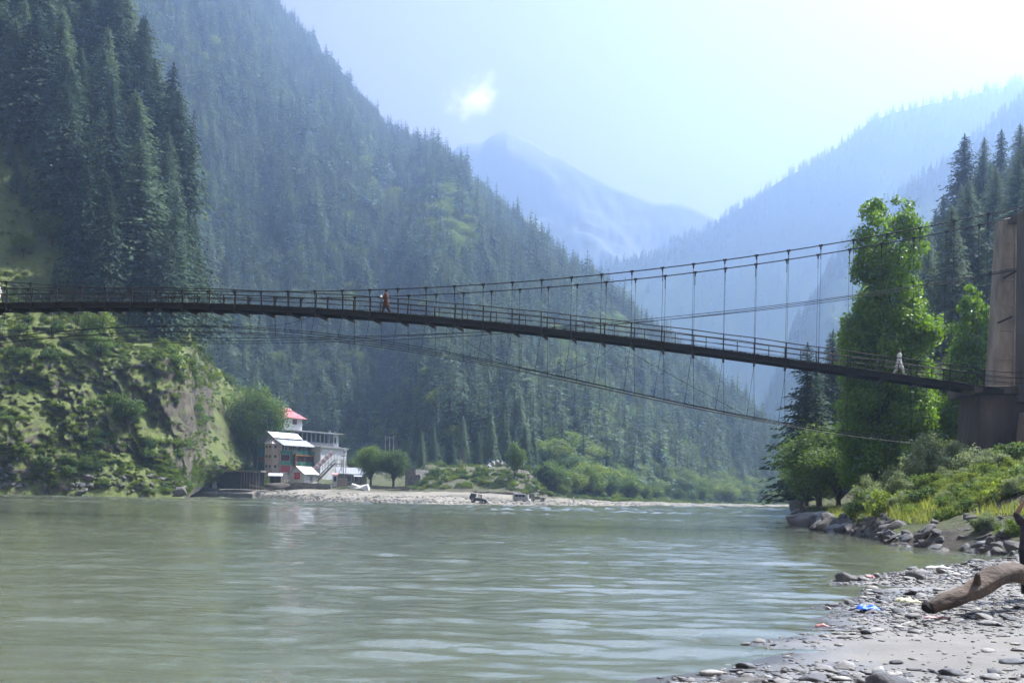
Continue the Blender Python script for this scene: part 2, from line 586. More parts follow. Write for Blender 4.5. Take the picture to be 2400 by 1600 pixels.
# gravel bar, terrace and road bench at the foot of the mountain
C_WATER = [(425, 300, -0.6), (440, 320, -0.5), (600, 303, -0.5), (700, 262, -0.5), (900, 222, -0.5), (1100, 231, -0.5), (1300, 252, -0.5), (1500, 303, -0.5), (1700, 400, -0.5), (1900, 620, -0.5)]
C_BEACH = [(425, 1156, 308), (440, 1152, 325), (600, 1157, 312), (700, 1162, 275), (900, 1172, 240), (1100, 1174, 248), (1300, 1178, 266), (1500, 1181, 325), (1700, 1183, 430), (1900, 1185, 640)]
C_CREST = [(425, 1140, 330), (600, 1146, 330), (700, 1145, 316), (900, 1150, 292), (1000, 1154, 290), (1100, 1154, 288), (1200, 1159, 288), (1300, 1168, 306), (1500, 1176, 366), (1700, 1181, 490), (1900, 1183, 680)]
C_TERR = [(425, 1094, 344), (590, 1096, 347), (625, 1116, 340), (700, 1124, 334), (800, 1128, 332), (900, 1132, 326), (965, 1130, 322), (1000, 1097, 316), (1200, 1097, 314), (1240, 1106, 316), (1300, 1152, 330), (1500, 1172, 400), (1700, 1180, 530), (1900, 1182, 705)]
SCb = Surf(425, 1900, 330, [('z', C_WATER), ('p', C_BEACH), ('p', C_CREST), ('p', C_TERR), ('z', [(x, d + 6, z) for x, d, z in A_BASE])], [4, 10, 14, 8],
           amp=[0.05, 0.2, 0.35, 0.7, 0.7], nscale=0.12, seed=8, rock=([0, 0, 0.3, 1.2, 0.6], 0.15))
M['bar'] = terrain_mat('gravel_and_earth', (0.31, 0.275, 0.225), (0.19, 0.17, 0.14), (0.20, 0.185, 0.15), (0.085, 0.085, 0.065), 0.28, 0.42, 0.06, 0.5, fine=0.9)
SCb.build('gravel_bar', M['bar'], w1=2.0)
M['roadbank'] = terrain_mat('road_bank', (0.12, 0.135, 0.05), (0.06, 0.075, 0.03), (0.19, 0.165, 0.13), (0.05, 0.046, 0.04), 0.18, 0.5, 0.09, 1.0, fine=0.8)
SCb.build('hillside_bank', M['roadbank'], w0=2.0)

# near right bank, rising to the wooded hillside behind the bridge tower
D_WATER = [(1850, 340, -0.6), (1858, 210, -0.6), (1872, 135, -0.6), (1896, 88, -0.6), (1966, 70.5, -0.6), (2023, 61.5, -0.6), (2087, 51, -0.6), (2214, 45.5, -0.6), (2342, 41.5, -0.6), (2600, 34, -0.6), (3000, 26, -0.6)]
D_TOE = [(x, d + 3.0 + d * 0.012, 0.75) for x, d, z in D_WATER]
D_CREST = [(1850, 352, 2.5), (1858, 222, 2.4), (1872, 146, 2.2), (1896, 99, 1.3), (1966, 85, 1.2), (2023, 79, 1.7), (2087, 70, 2.5), (2214, 67, 3.6), (2342, 66, 4.2), (2600, 58, 5.2), (3000, 50, 6)]
D_PLAT = [(1850, 420, 5), (1872, 180, 3.5), (1896, 140, 2.6), (2000, 125, 2.6), (2087, 108, 4), (2342, 95, 8), (2600, 85, 10), (3000, 80, 13)]
D_RIDGE_P = [(1850, 1150, 520), (1880, 1120, 330), (1930, 1050, 300), (2000, 900, 285), (2100, 740, 280), (2180, 640, 280), (2280, 560, 285), (2400, 470, 290), (2700, 260, 300), (3000, 60, 310)]
SD = Surf(1850, 3000, 220, [('z', D_WATER), ('z', D_TOE), ('z', D_CREST), ('z', D_PLAT), ('p', D_RIDGE_P), ('z', back(D_RIDGE_P, 90, 20))], [6, 22, 12, 40, 6],
          amp=[0, 0.35, 0.35, 0.8, 4, 4], nscale=0.16, seed=14)
SD.build('river_bank', M['bank'])

# hazy ridges down the valley
G_RIDGE = [(1660, 1184, 1700), (1780, 1010, 1700), (1850, 800, 1700), (1950, 610, 1700), (2060, 492, 1700), (2160, 420, 1700), (2250, 368, 1700), (2330, 285, 1700), (2400, 235, 1700), (3200, -200, 1700)]
SG = Surf(1660, 3200, 120, [('z', [(1660, 1200, 0), (3200, 1100, 0)]), ('p', G_RIDGE), ('z', back(G_RIDGE, 200, 100))], [40, 6], amp=[0, 8, 8], nscale=0.012, seed=41)
SG.build('valley_ridge', M['hill'])
F_RIDGE = [(1180, 800, 2600), (1300, 712, 2600), (1400, 635, 2600), (1500, 605, 2600), (1600, 560, 2600), (1650, 545, 2600), (1750, 482, 2600), (1830, 425, 2600), (1900, 388, 2600), (2000, 318, 2600), (2040, 285, 2600), (2100, 265, 2600), (2250, 240, 2600), (2330, 212, 2600), (2400, 190, 2600), (3200, -40, 2600)]
SF = Surf(1180, 3200, 160, [('z', [(1180, 2050, 0), (3200, 2000, 0)]), ('p', F_RIDGE), ('z', back(F_RIDGE, 250, 120))], [40, 6], amp=[0, 7, 8], nscale=0.012, seed=43)
SF.build('valley_ridge', M['hill'])
H_RIDGE = [(700, 640, 3700), (900, 500, 3700), (1000, 410, 3700), (1050, 368, 3700), (1075, 338, 3700), (1100, 333, 3700), (1130, 332, 3700), (1160, 312, 3700), (1185, 304, 3700), (1215, 318, 3700), (1240, 330, 3700), (1290, 358, 3700), (1350, 390, 3700), (1420, 430, 3700), (1480, 454, 3700), (1530, 474, 3700), (1600, 480, 3700), (1650, 498, 3700), (1690, 520, 3700), (1900, 620, 3700)]
SH = Surf(700, 1900, 240, [('z', [(700, 3000, 0), (1900, 3000, 0)]), ('p', H_RIDGE), ('z', back(H_RIDGE, 300, 200))], [60, 8], amp=[0, 4, 20], nscale=0.02, seed=45)
_w = SH.w[:, None]
_env = np.sin(np.clip(_w, 0, 1) * math.pi)
_n = fbm(SH.G * 0.0035, 6, 61, 0.55)
SH.G[..., 2] += _n * 55 * _env
SH.G[..., 1] -= _n * 110 * _env
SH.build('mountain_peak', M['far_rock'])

# ------------------------------------------------------------------ pebble beach in front of the camera
SHORE_PX = [(2460, 1299), (2395, 1307), (2330, 1311), (2265, 1320), (2150, 1333), (2036, 1347), (1975, 1353), (1925, 1364), (1960, 1370), (2009, 1374), (2030, 1391), (2009, 1411), (1929, 1421), (1950, 1438), (1920, 1455), (1883, 1473), (1791, 1497), (1760, 1508), (1810, 1530), (1800, 1552), (1720, 1562), (1660, 1575), (1590, 1586), (1560, 1600)]
SHORE = [(p.x, p.y) for p in (ground_at(x, y, 0.0) for x, y in SHORE_PX)]
POLY = np.array([(45.0, 38.0), (24.0, 44.0)] + SHORE + [(-1.5, 8.0), (-5.0, 3.0), (-9.0, -8.0), (-9.0, -30.0), (45.0, -30.0)])

def signed_dist(P):
    P = np.asarray(P, float)
    a = POLY; b = np.roll(POLY, -1, 0)
    dmin = np.full(len(P), 1e9)
    inside = np.zeros(len(P), bool)
    for (ax, ay), (bx, by) in zip(a, b):
        ex, ey = bx - ax, by - ay
        wx, wy = P[:, 0] - ax, P[:, 1] - ay
        t = np.clip((wx * ex + wy * ey) / (ex * ex + ey * ey + 1e-9), 0, 1)
        dmin = np.minimum(dmin, np.hypot(wx - ex * t, wy - ey * t))
        c = ((ay > P[:, 1]) != (by > P[:, 1])) & (P[:, 0] < (bx - ax) * (P[:, 1] - ay) / (by - ay + 1e-12) + ax)
        inside ^= c
    return np.where(inside, dmin, -dmin)

def beach_z(P):
    P = np.asarray(P, float)
    s = signed_dist(P)
    q = np.stack([P[:, 0], P[:, 1], 0 * s], -1)
    n1 = fbm(q * 0.5, 4, 3)
    z = np.where(s > 0, 0.42 * (1 - np.exp(-s * 0.13)), s * 0.11)
    return z + n1 * 0.045 * np.clip(s * 0.5 + 0.25, 0.1, 1)

xs = np.concatenate([np.linspace(-12, 0, 30), np.linspace(0.15, 22, 190), np.linspace(22.5, 46, 40)])
ys = np.concatenate([np.linspace(-32, 8, 50), np.linspace(8.1, 30, 190), np.linspace(30.3, 46, 60)])
XX, YY = np.meshgrid(xs, ys)
ZZ = beach_z(np.stack([XX.ravel(), YY.ravel()], -1)).reshape(XX.shape)
idx = np.arange(XX.size).reshape(XX.shape)
ff = np.stack([idx[:-1, :-1], idx[:-1, 1:], idx[1:, 1:], idx[1:, :-1]], -1).reshape(-1, 4)
me = mesh_np('beach', np.stack([XX, YY, ZZ], -1).reshape(-1, 3), ff, True)

def beach_mat():
    m, n, l, out = new_mat('beach_sand')
    b = n.new('ShaderNodeBsdfPrincipled')
    l.new(b.outputs[0], out.inputs[0])
    tc = n.new('ShaderNodeTexCoord')
    P = tc.outputs['Object']
    n1 = noise(n, l, 0.7, 6, 0.65, P)
    r = ramp(n, [(0.3, (0.11, 0.10, 0.088)), (0.7, (0.19, 0.174, 0.15))])
    l.new(n1.outputs['Fac'], r.inputs[0])
    sep = n.new('ShaderNodeSeparateXYZ'); l.new(P, sep.inputs[0])
    ad = n.new('ShaderNodeMath'); ad.operation = 'MULTIPLY_ADD'
    l.new(n1.outputs['Fac'], ad.inputs[0]); ad.inputs[1].default_value = 0.08
    l.new(sep.outputs['Z'], ad.inputs[2])
    mr = n.new('ShaderNodeMapRange')          # wet, darker and smoother next to the water
    mr.inputs['From Min'].default_value = 0.045; mr.inputs['From Max'].default_value = 0.11
    l.new(ad.outputs[0], mr.inputs['Value'])
    wet = n.new('ShaderNodeMix'); wet.data_type = 'RGBA'; wet.blend_type = 'MULTIPLY'
    wet.inputs['Factor'].default_value = 1.0
    l.new(r.outputs[0], wet.inputs['A']); wet.inputs['B'].default_value = (0.45, 0.45, 0.47, 1)
    mx = n.new('ShaderNodeMix'); mx.data_type = 'RGBA'
    l.new(mr.outputs[0], mx.inputs['Factor'])
    l.new(wet.outputs['Result'], mx.inputs['A']); l.new(r.outputs[0], mx.inputs['B'])
    l.new(mx.outputs['Result'], b.inputs['Base Color'])
    rr = n.new('ShaderNodeMapRange'); rr.inputs['To Min'].default_value = 0.22; rr.inputs['To Max'].default_value = 0.9
    l.new(mr.outputs[0], rr.inputs['Value'])
    l.new(rr.outputs[0], b.inputs['Roughness'])
    n2 = noise(n, l, 14, 6, 0.75, P)
    bp = n.new('ShaderNodeBump'); bp.inputs['Strength'].default_value = 0.6; bp.inputs['Distance'].default_value = 0.04
    l.new(n2.outputs['Fac'], bp.inputs['Height']); l.new(bp.outputs[0], b.inputs['Normal'])
    return m
me.materials.append(beach_mat())
tag(link('beach', me), kind='structure')

# ------------------------------------------------------------------ river
def water_mat():
    m, n, l, out = new_mat('silty_river_water')
    b = n.new('ShaderNodeBsdfPrincipled')
    b.inputs['Roughness'].default_value = 0.06
    b.inputs['IOR'].default_value = 1.4
    b.inputs['Specular IOR Level'].default_value = 0.5
    l.new(b.outputs[0], out.inputs[0])
    tc = n.new('ShaderNodeTexCoord')
    P = tc.outputs['Object']
    nb = noise(n, l, 0.03, 4, 0.6, P)
    r = ramp(n, [(0.3, (0.092, 0.105, 0.076)), (0.7, (0.118, 0.13, 0.092))])
    l.new(nb.outputs['Fac'], r.inputs[0])
    l.new(r.outputs[0], b.inputs['Base Color'])
    def layer(sx, sy, rot, scale, det, dist=0.3, rough=0.55):
        mp = n.new('ShaderNodeMapping')
        mp.inputs['Rotation'].default_value = (0, 0, R(rot))
        mp.inputs['Scale'].default_value = (sx, sy, 1)
        l.new(P, mp.inputs['Vector'])
        return noise(n, l, scale, det, rough, mp.outputs[0], dist).outputs['Fac']
    # gusts and boils: where the surface is calm or choppy
    big = layer(0.35, 1.0, 10, 0.11, 5, 1.2, 0.65)
    mk = n.new('ShaderNodeMapRange'); mk.inputs['From Min'].default_value = 0.42; mk.inputs['From Max'].default_value = 0.58
    mk.inputs['To Min'].default_value = 0.06; mk.inputs['To Max'].default_value = 1.0
    l.new(big, mk.inputs['Value'])
    w1 = layer(0.32, 1.0, 6, 2.0, 5, 0.6, 0.6)
    w2 = layer(0.45, 1.0, -14, 0.5, 4, 0.8, 0.55)
    b2 = n.new('ShaderNodeBump'); b2.inputs['Distance'].default_value = 0.04
    l.new(w2, b2.inputs['Height'])
    b2.inputs['Strength'].default_value = 0.6
    b1 = n.new('ShaderNodeBump'); b1.inputs['Distance'].default_value = 0.03
    l.new(mk.outputs[0], b1.inputs['Strength'])
    l.new(w1, b1.inputs['Height'])
    l.new(b2.outputs[0], b1.inputs['Normal'])
    l.new(b1.outputs[0], b.inputs['Normal'])
    return m
def river_mesh():
    """water surface with real ripples: fine rings near the beach, coarser ones far up the valley"""
    r = [4.0]
    while r[-1] < 340:
        r.append(r[-1] + max(0.13, 0.0055 * r[-1]))
    while r[-1] < 4000:
        r.append(r[-1] * 1.12)
    r = np.array(r)
    th = np.concatenate([np.linspace(-1.45, -0.55, 60, endpoint=False), np.linspace(-0.55, 0.5, 470, endpoint=False), np.linspace(0.5, 1.45, 60)])
    RR, TT = np.meshgrid(r, th, indexing='ij')
    X = np.sin(TT) * RR; Y = np.cos(TT) * RR - 1.0
    q = np.stack([X, Y, 0 * X], -1)
    sp = np.maximum(0.13, 0.0055 * RR)
    patch = np.clip(0.5 + 1.3 * fbm(q * np.array([0.022, 0.06, 1]), 4, 5), 0.25, 1.25)       # wind-roughened and calmer stretches
    h = 0.036 * fbm(q * np.array([0.16, 0.42, 1]), 3, 6) + 0.021 * fbm(q * np.array([0.6, 1.7, 1]), 3, 7) + 0.016 * fbm(q * np.array([1.4, 3.6, 1]), 2, 9)
    rng = np.random.default_rng(2)
    w = rng.normal(size=RR.shape)
    for k in range(3):                                                   # short crests running across the current
        w = (w + np.roll(w, 1, 1) + np.roll(w, -1, 1)) / 1.75
    far = np.clip((RR - 35) / 60, 0, 1)
    h = h * (1 - 0.5 * far) + 0.032 * sp * w * (0.15 + 0.85 * far)
    Z = h * patch * np.clip((700 - RR) / 300, 0, 1)
    idx = np.arange(X.size).reshape(X.shape)
    f = np.stack([idx[:-1, :-1], idx[1:, :-1], idx[1:, 1:], idx[:-1, 1:]], -1).reshape(-1, 4)
    return mesh_np('river', np.stack([X, Y, Z], -1).reshape(-1, 3), f[:, ::-1], True)
me = river_mesh(); me.materials.append(water_mat())
tag(link('river', me), kind='structure')

# ------------------------------------------------------------------ haze in the valley air
def build_haze():
    m, n, l, out = new_mat('valley_haze')
    v = n.new('ShaderNodeVolumePrincipled')
    v.inputs['Color'].default_value = (*HAZE_COLOR, 1)
    v.inputs['Density'].default_value = HAZE_DENSITY
    v.inputs['Anisotropy'].default_value = 0.78
    l.new(v.outputs[0], out.inputs['Volume'])
    o = MB().box(-4400, 4400, -460, 4420, -5, 1250).build('haze', m)
    tag(o, 'pale blue haze filling the valley air', 'haze', kind='stuff')
build_haze()

# ------------------------------------------------------------------ trees
def leaf_quads(cent, nrm, size, rng, aspect=0.62):
    """one rhombic leaf (or leaf spray) at each centre"""
    n = len(cent)
    t = rng.normal(size=(n, 3))
    t -= nrm * np.sum(t * nrm, 1, keepdims=True)
    t /= np.linalg.norm(t, axis=1, keepdims=True) + 1e-9
    b = np.cross(nrm, t)
    s = np.asarray(size).reshape(-1, 1)
    fold = nrm * s * 0.15
    v = np.stack([cent - t * s * 0.5, cent + b * s * aspect * 0.5 + fold, cent + t * s * 0.5, cent - b * s * aspect * 0.5 + fold], 1).reshape(-1, 3)
    f = np.arange(4 * n).reshape(-1, 4)
    return v, f

def unit(v):
    return v / (np.linalg.norm(v, axis=-1, keepdims=True) + 1e-9)

def conifer_mesh(seed, levels, per, sprays, width=0.17, low=0.08, droop=0.35, ragged=0.35, lean=0.0):
    """crown of a fir of height 1: drooping boughs in uneven whorls, each carrying flat needle sprays"""
    rng = np.random.default_rng(seed)
    C, D, S, W = [], [], [], []
    lop = rng.uniform(0, 6.28)
    for i in range(levels):
        z = low + (0.985 - low) * (max(0.0, i + rng.uniform(-0.3, 0.3)) / levels) ** 0.92
        z = min(max(z, low), 0.985)
        top = 1 - z
        prof = width * (top ** 0.72) * (1 - 0.25 * max(0, (0.25 - z) / 0.25))
        k = max(3, int(per * (0.55 + 0.45 * min(1, top * 2.2))))
        a0 = rng.uniform(0, 6.28)
        for j in range(k):
            if rng.random() < 0.10:
                continue
            a = a0 + 6.283 * j / k + rng.uniform(-0.35, 0.35)
            L = prof * rng.uniform(1 - ragged * 1.6, 1 + ragged * 0.8) * (1 + 0.12 * math.cos(a - lop)) + 0.008
            rise = rng.uniform(0.0, 0.35) if z > 0.75 else rng.uniform(-0.25, 0.15)
            for q in range(sprays):
                t = (q + rng.uniform(0.3, 1.0)) / sprays
                r = L * t
                zz = z + rise * r - droop * r * t + rng.normal() * 0.004
                side = rng.normal() * 0.16 * L
                p = (math.cos(a) * r - math.sin(a) * side, math.sin(a) * r + math.cos(a) * side, zz)
                C.append(p)
                dz = rise - 2 * droop * t - rng.uniform(0.0, 0.35)
                D.append((math.cos(a), math.sin(a), dz))
                S.append(L * (1.05 - 0.45 * t) * rng.uniform(0.7, 1.25) * (1.6 / sprays + 0.08) + 0.005)
                W.append(rng.uniform(0.4, 0.75))
    # leading shoot
    for q in range(4):
        a = rng.uniform(0, 6.28)
        C.append((0, 0, 0.975 + 0.006 * q)); D.append((math.cos(a) * 0.3, math.sin(a) * 0.3, 1.0)); S.append(0.03); W.append(0.3)
    C = np.array(C); D = unit(np.array(D)); S = np.array(S)[:, None]; W = np.array(W)[:, None]
    up = np.array([0, 0, 1.0]) + rng.normal(size=C.shape) * 0.45
    B = unit(np.cross(D, up))
    N = np.cross(B, D)
    tip = C + D * S * 0.62
    v = np.stack([C - D * S * 0.4, C + B * S * W * 0.5 - N * S * 0.14, tip, C - B * S * W * 0.5 - N * S * 0.14], 1).reshape(-1, 3)
    f = np.arange(len(v)).reshape(-1, 4)
    if lean:
        v[:, 0] += lean * v[:, 2] ** 2
    return v, f

def make_conifer_proto(seed, levels, per, sprays, mat, **kw):
    v, f = conifer_mesh(seed, levels, per, sprays, **kw)
    crown = mesh_np('crown', v, f)
    crown.materials.append(mat)
    mb = MB()
    lean = kw.get('lean', 0)
    zs = [-0.04, 0.0, 0.3, 0.6, 0.85, 0.97]
    rs = [0.020, 0.016, 0.0115, 0.0075, 0.0035, 0.001]
    mb.tube([(lean * z * abs(z), 0, z) for z in zs], rs, 6)
    # a few bare limbs along the trunk
    rng = random.Random(seed)
    for k in range(14):
        z = rng.uniform(0.06, 0.8); a = rng.uniform(0, 6.28); L = 0.11 * (1 - z) + 0.01
        mb.tube([(lean * z * z, 0, z), (math.cos(a) * L, math.sin(a) * L, z - 0.25 * L)], [0.004, 0.001], 4, False)
    trunk = mb.mesh('trunk', M['bark'], True)
    return crown, trunk

CONIF_NEAR = [make_conifer_proto(s, 62, 12, 10, M['conifer'], width=w, low=lo, droop=dr) for s, w, lo, dr in ((1, .17, .06, .4), (2, .145, .10, .55), (3, .20, .05, .3), (4, .16, .16, .5))]
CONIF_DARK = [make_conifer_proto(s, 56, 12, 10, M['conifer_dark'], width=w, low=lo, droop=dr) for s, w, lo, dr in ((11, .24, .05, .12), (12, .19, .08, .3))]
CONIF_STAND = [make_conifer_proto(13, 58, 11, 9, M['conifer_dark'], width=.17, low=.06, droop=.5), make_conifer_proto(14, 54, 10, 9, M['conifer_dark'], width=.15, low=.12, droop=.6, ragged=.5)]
CONIF_MID = [make_conifer_proto(s, 26, 7, 3, M['conifer'], width=w, low=lo, droop=dr, ragged=.45) for s, w, lo, dr in ((21, .16, .05, .4), (22, .13, .08, .55), (23, .19, .04, .3))]

def place_tree(name, proto, loc, H, rz, label, cat, group=None, wid=1.0, tilt=(0, 0)):
    r = thing(name, label, cat, loc, rz, group)
    r.scale = (H * wid, H * wid, H)
    r.rotation_euler = (tilt[0], tilt[1], rz)
    link('trunk', proto[1], r)
    link('crown', proto[0], r)
    return r

def blob_crown(seed, clumps, nleaf, size, rng=None):
    """leaves gathered in clumps; clumps = list of (centre, radius)"""
    rng = np.random.default_rng(seed)
    c = np.array([k[0] for k in clumps], float)
    r = np.array([k[1] for k in clumps], float)
    pr = r ** 2; pr /= pr.sum()
    i = rng.choice(len(c), nleaf, p=pr)
    d = unit(rng.normal(size=(nleaf, 3)))
    d[:, 2] = d[:, 2] * 0.9 + 0.12
    rad = r[i] * (rng.uniform(0.45, 1.0, nleaf) ** 0.5) * (1 + 0.28 * rng.normal(size=nleaf))
    p = c[i] + d * rad[:, None]
    nrm = unit(d + rng.normal(size=(nleaf, 3)) * 0.75 + np.array([0, 0, 0.25]))
    return leaf_quads(p, nrm, size * rng.uniform(0.6, 1.4, nleaf), rng)

def round_tree_proto(seed, mat, nleaf=3500, H=1.0, R0=0.36, base=0.18, size=0.045, nclump=42, tall=1.0):
    rng = np.random.default_rng(seed)
    cl = []
    for k in range(nclump):
        d = unit(rng.normal(size=3))
        rr = rng.uniform(0.35, 0.85)
        zc = base + (1 - base) * 0.52
        p = np.array([0, 0, zc]) + d * rr * np.array([R0, R0, (1 - base) * 0.48])
        cl.append((p, rng.uniform(0.07, 0.15) * R0 / 0.36))
    v, f = blob_crown(seed, cl, nleaf, size)
    crown = mesh_np('crown', v, f); crown.materials.append(mat)
    mb = MB()
    mb.tube([(0, 0, -0.05), (0, 0, 0), (0.01, 0, base), (0, 0.01, 0.5), (0, 0, 0.8)], [0.045, 0.034, 0.026, 0.016, 0.004], 7)
    for k in range(nclump // 2):
        c = cl[k][0]
        z0 = rng.uniform(base * 0.7, 0.45)
        mb.tube([(0, 0, z0), tuple(np.array([c[0] * .5, c[1] * .5, (z0 + c[2]) / 2 + .01])), tuple(c)], [0.016, 0.009, 0.003], 5, False)
    return crown, mb.mesh('trunk', M['bark'], True)

ROUND = [round_tree_proto(31, M['leaf']), round_tree_proto(32, M['leaf_light'], R0=0.42), round_tree_proto(33, M['leaf'], R0=0.30, base=0.1)]
ROUND_DENSE = round_tree_proto(35, M['leaf'], nleaf=14000, R0=0.42, base=0.16, size=0.028, nclump=80)

def bush_proto(seed, mat, nleaf=900, size=0.11, spread=0.55, up=0.8, willowy=False):
    """many-stemmed shrub about 1 unit high, wider than tall"""
    rng = np.random.default_rng(seed)
    cl = []
    for k in range(26):
        a = rng.uniform(0, 6.28); r = spread * math.sqrt(rng.random())
        h = up * (1 - (r / spread) ** 2 * 0.6) * rng.uniform(0.25, 1.0)
        cl.append(((math.cos(a) * r, math.sin(a) * r, h), rng.uniform(0.10, 0.2)))
    v, f = blob_crown(seed, cl, nleaf, size)
    v[:, 2] = np.maximum(v[:, 2], -0.05)
    leaves = mesh_np('foliage', v, f); leaves.materials.append(mat)
    mb = MB()
    for k in range(12):
        c = cl[k][0]
        mb.tube([(c[0] * .1, c[1] * .1, -0.05), (c[0] * .5, c[1] * .5, c[2] * .6), c], [0.014, 0.009, 0.003], 4, False)
    return leaves, mb.mesh('stems', M['bark'])

BUSH = [bush_proto(51, M['leaf']), bush_proto(52, M['leaf_light']), bush_proto(53, M['weed'], size=0.10), bush_proto(54, M['leaf'], nleaf=1300, size=0.09)]
WEED = [bush_proto(61, M['weed'], nleaf=1800, size=0.075, spread=0.5), bush_proto(62, M['leaf_light'], nleaf=1800, size=0.07, spread=0.6), bush_proto(63, M['leaf'], nleaf=1600, size=0.08, spread=0.6, up=0.6)]

def place_bush(name, proto, loc, s, rz, label, cat='shrub', group=None, wid=1.0):
    r = thing(name, label, cat, loc, rz, group)
    r.scale = (s * wid, s * wid, s)
    link('foliage', proto[0], r)
    link('stems', proto[1], r)
    return r

def scatter_stuff(name, pts, scale, rot, kind, sources, label, cat):
    """one object: every point carries a copy of a source plant (a list of objects joined together)"""
    me = bpy.data.meshes.new(name)
    me.vertices.add(len(pts))
    me.vertices.foreach_set('co', np.asarray(pts, np.float32).ravel())
    a = me.attributes.new('tree_scale', 'FLOAT_VECTOR', 'POINT'); a.data.foreach_set('vector', np.asarray(scale, np.float32).ravel())
    a = me.attributes.new('tree_rot', 'FLOAT_VECTOR', 'POINT'); a.data.foreach_set('vector', np.asarray(rot, np.float32).ravel())
    for k in range(len(sources)):
        a = me.attributes.new('kind_%d' % k, 'BOOLEAN', 'POINT'); a.data.foreach_set('value', np.asarray(kind == k))
    o = tag(link(name, me), label, cat, kind='stuff')
    ng = bpy.data.node_groups.new(name, 'GeometryNodeTree')
    ng.interface.new_socket('Geometry', in_out='INPUT', socket_type='NodeSocketGeometry')
    ng.interface.new_socket('Geometry', in_out='OUTPUT', socket_type='NodeSocketGeometry')
    n, l = ng.nodes, ng.links
    gi = n.new('NodeGroupInput'); go = n.new('NodeGroupOutput')
    jo = n.new('GeometryNodeJoinGeometry')
    l.new(jo.outputs[0], go.inputs[0])
    def attr(nm, dt):
        t = n.new('GeometryNodeInputNamedAttribute'); t.data_type = dt; t.inputs['Name'].default_value = nm
        return t.outputs['Attribute']
    for k, src in enumerate(sources):
        j = n.new('GeometryNodeJoinGeometry')
        for s in src:
            oi = n.new('GeometryNodeObjectInfo'); oi.inputs['Object'].default_value = s; oi.transform_space = 'ORIGINAL'
            l.new(oi.outputs['Geometry'], j.inputs[0])
        ip = n.new('GeometryNodeInstanceOnPoints')
        l.new(gi.outputs[0], ip.inputs['Points'])
        l.new(attr('kind_%d' % k, 'BOOLEAN'), ip.inputs['Selection'])
        l.new(j.outputs[0], ip.inputs['Instance'])
        l.new(attr('tree_rot', 'FLOAT_VECTOR'), ip.inputs['Rotation'])
        l.new(attr('tree_scale', 'FLOAT_VECTOR'), ip.inputs['Scale'])
        l.new(ip.outputs[0], jo.inputs[0])
    md = o.modifiers.new('scatter', 'NODES'); md.node_group = ng
    return o

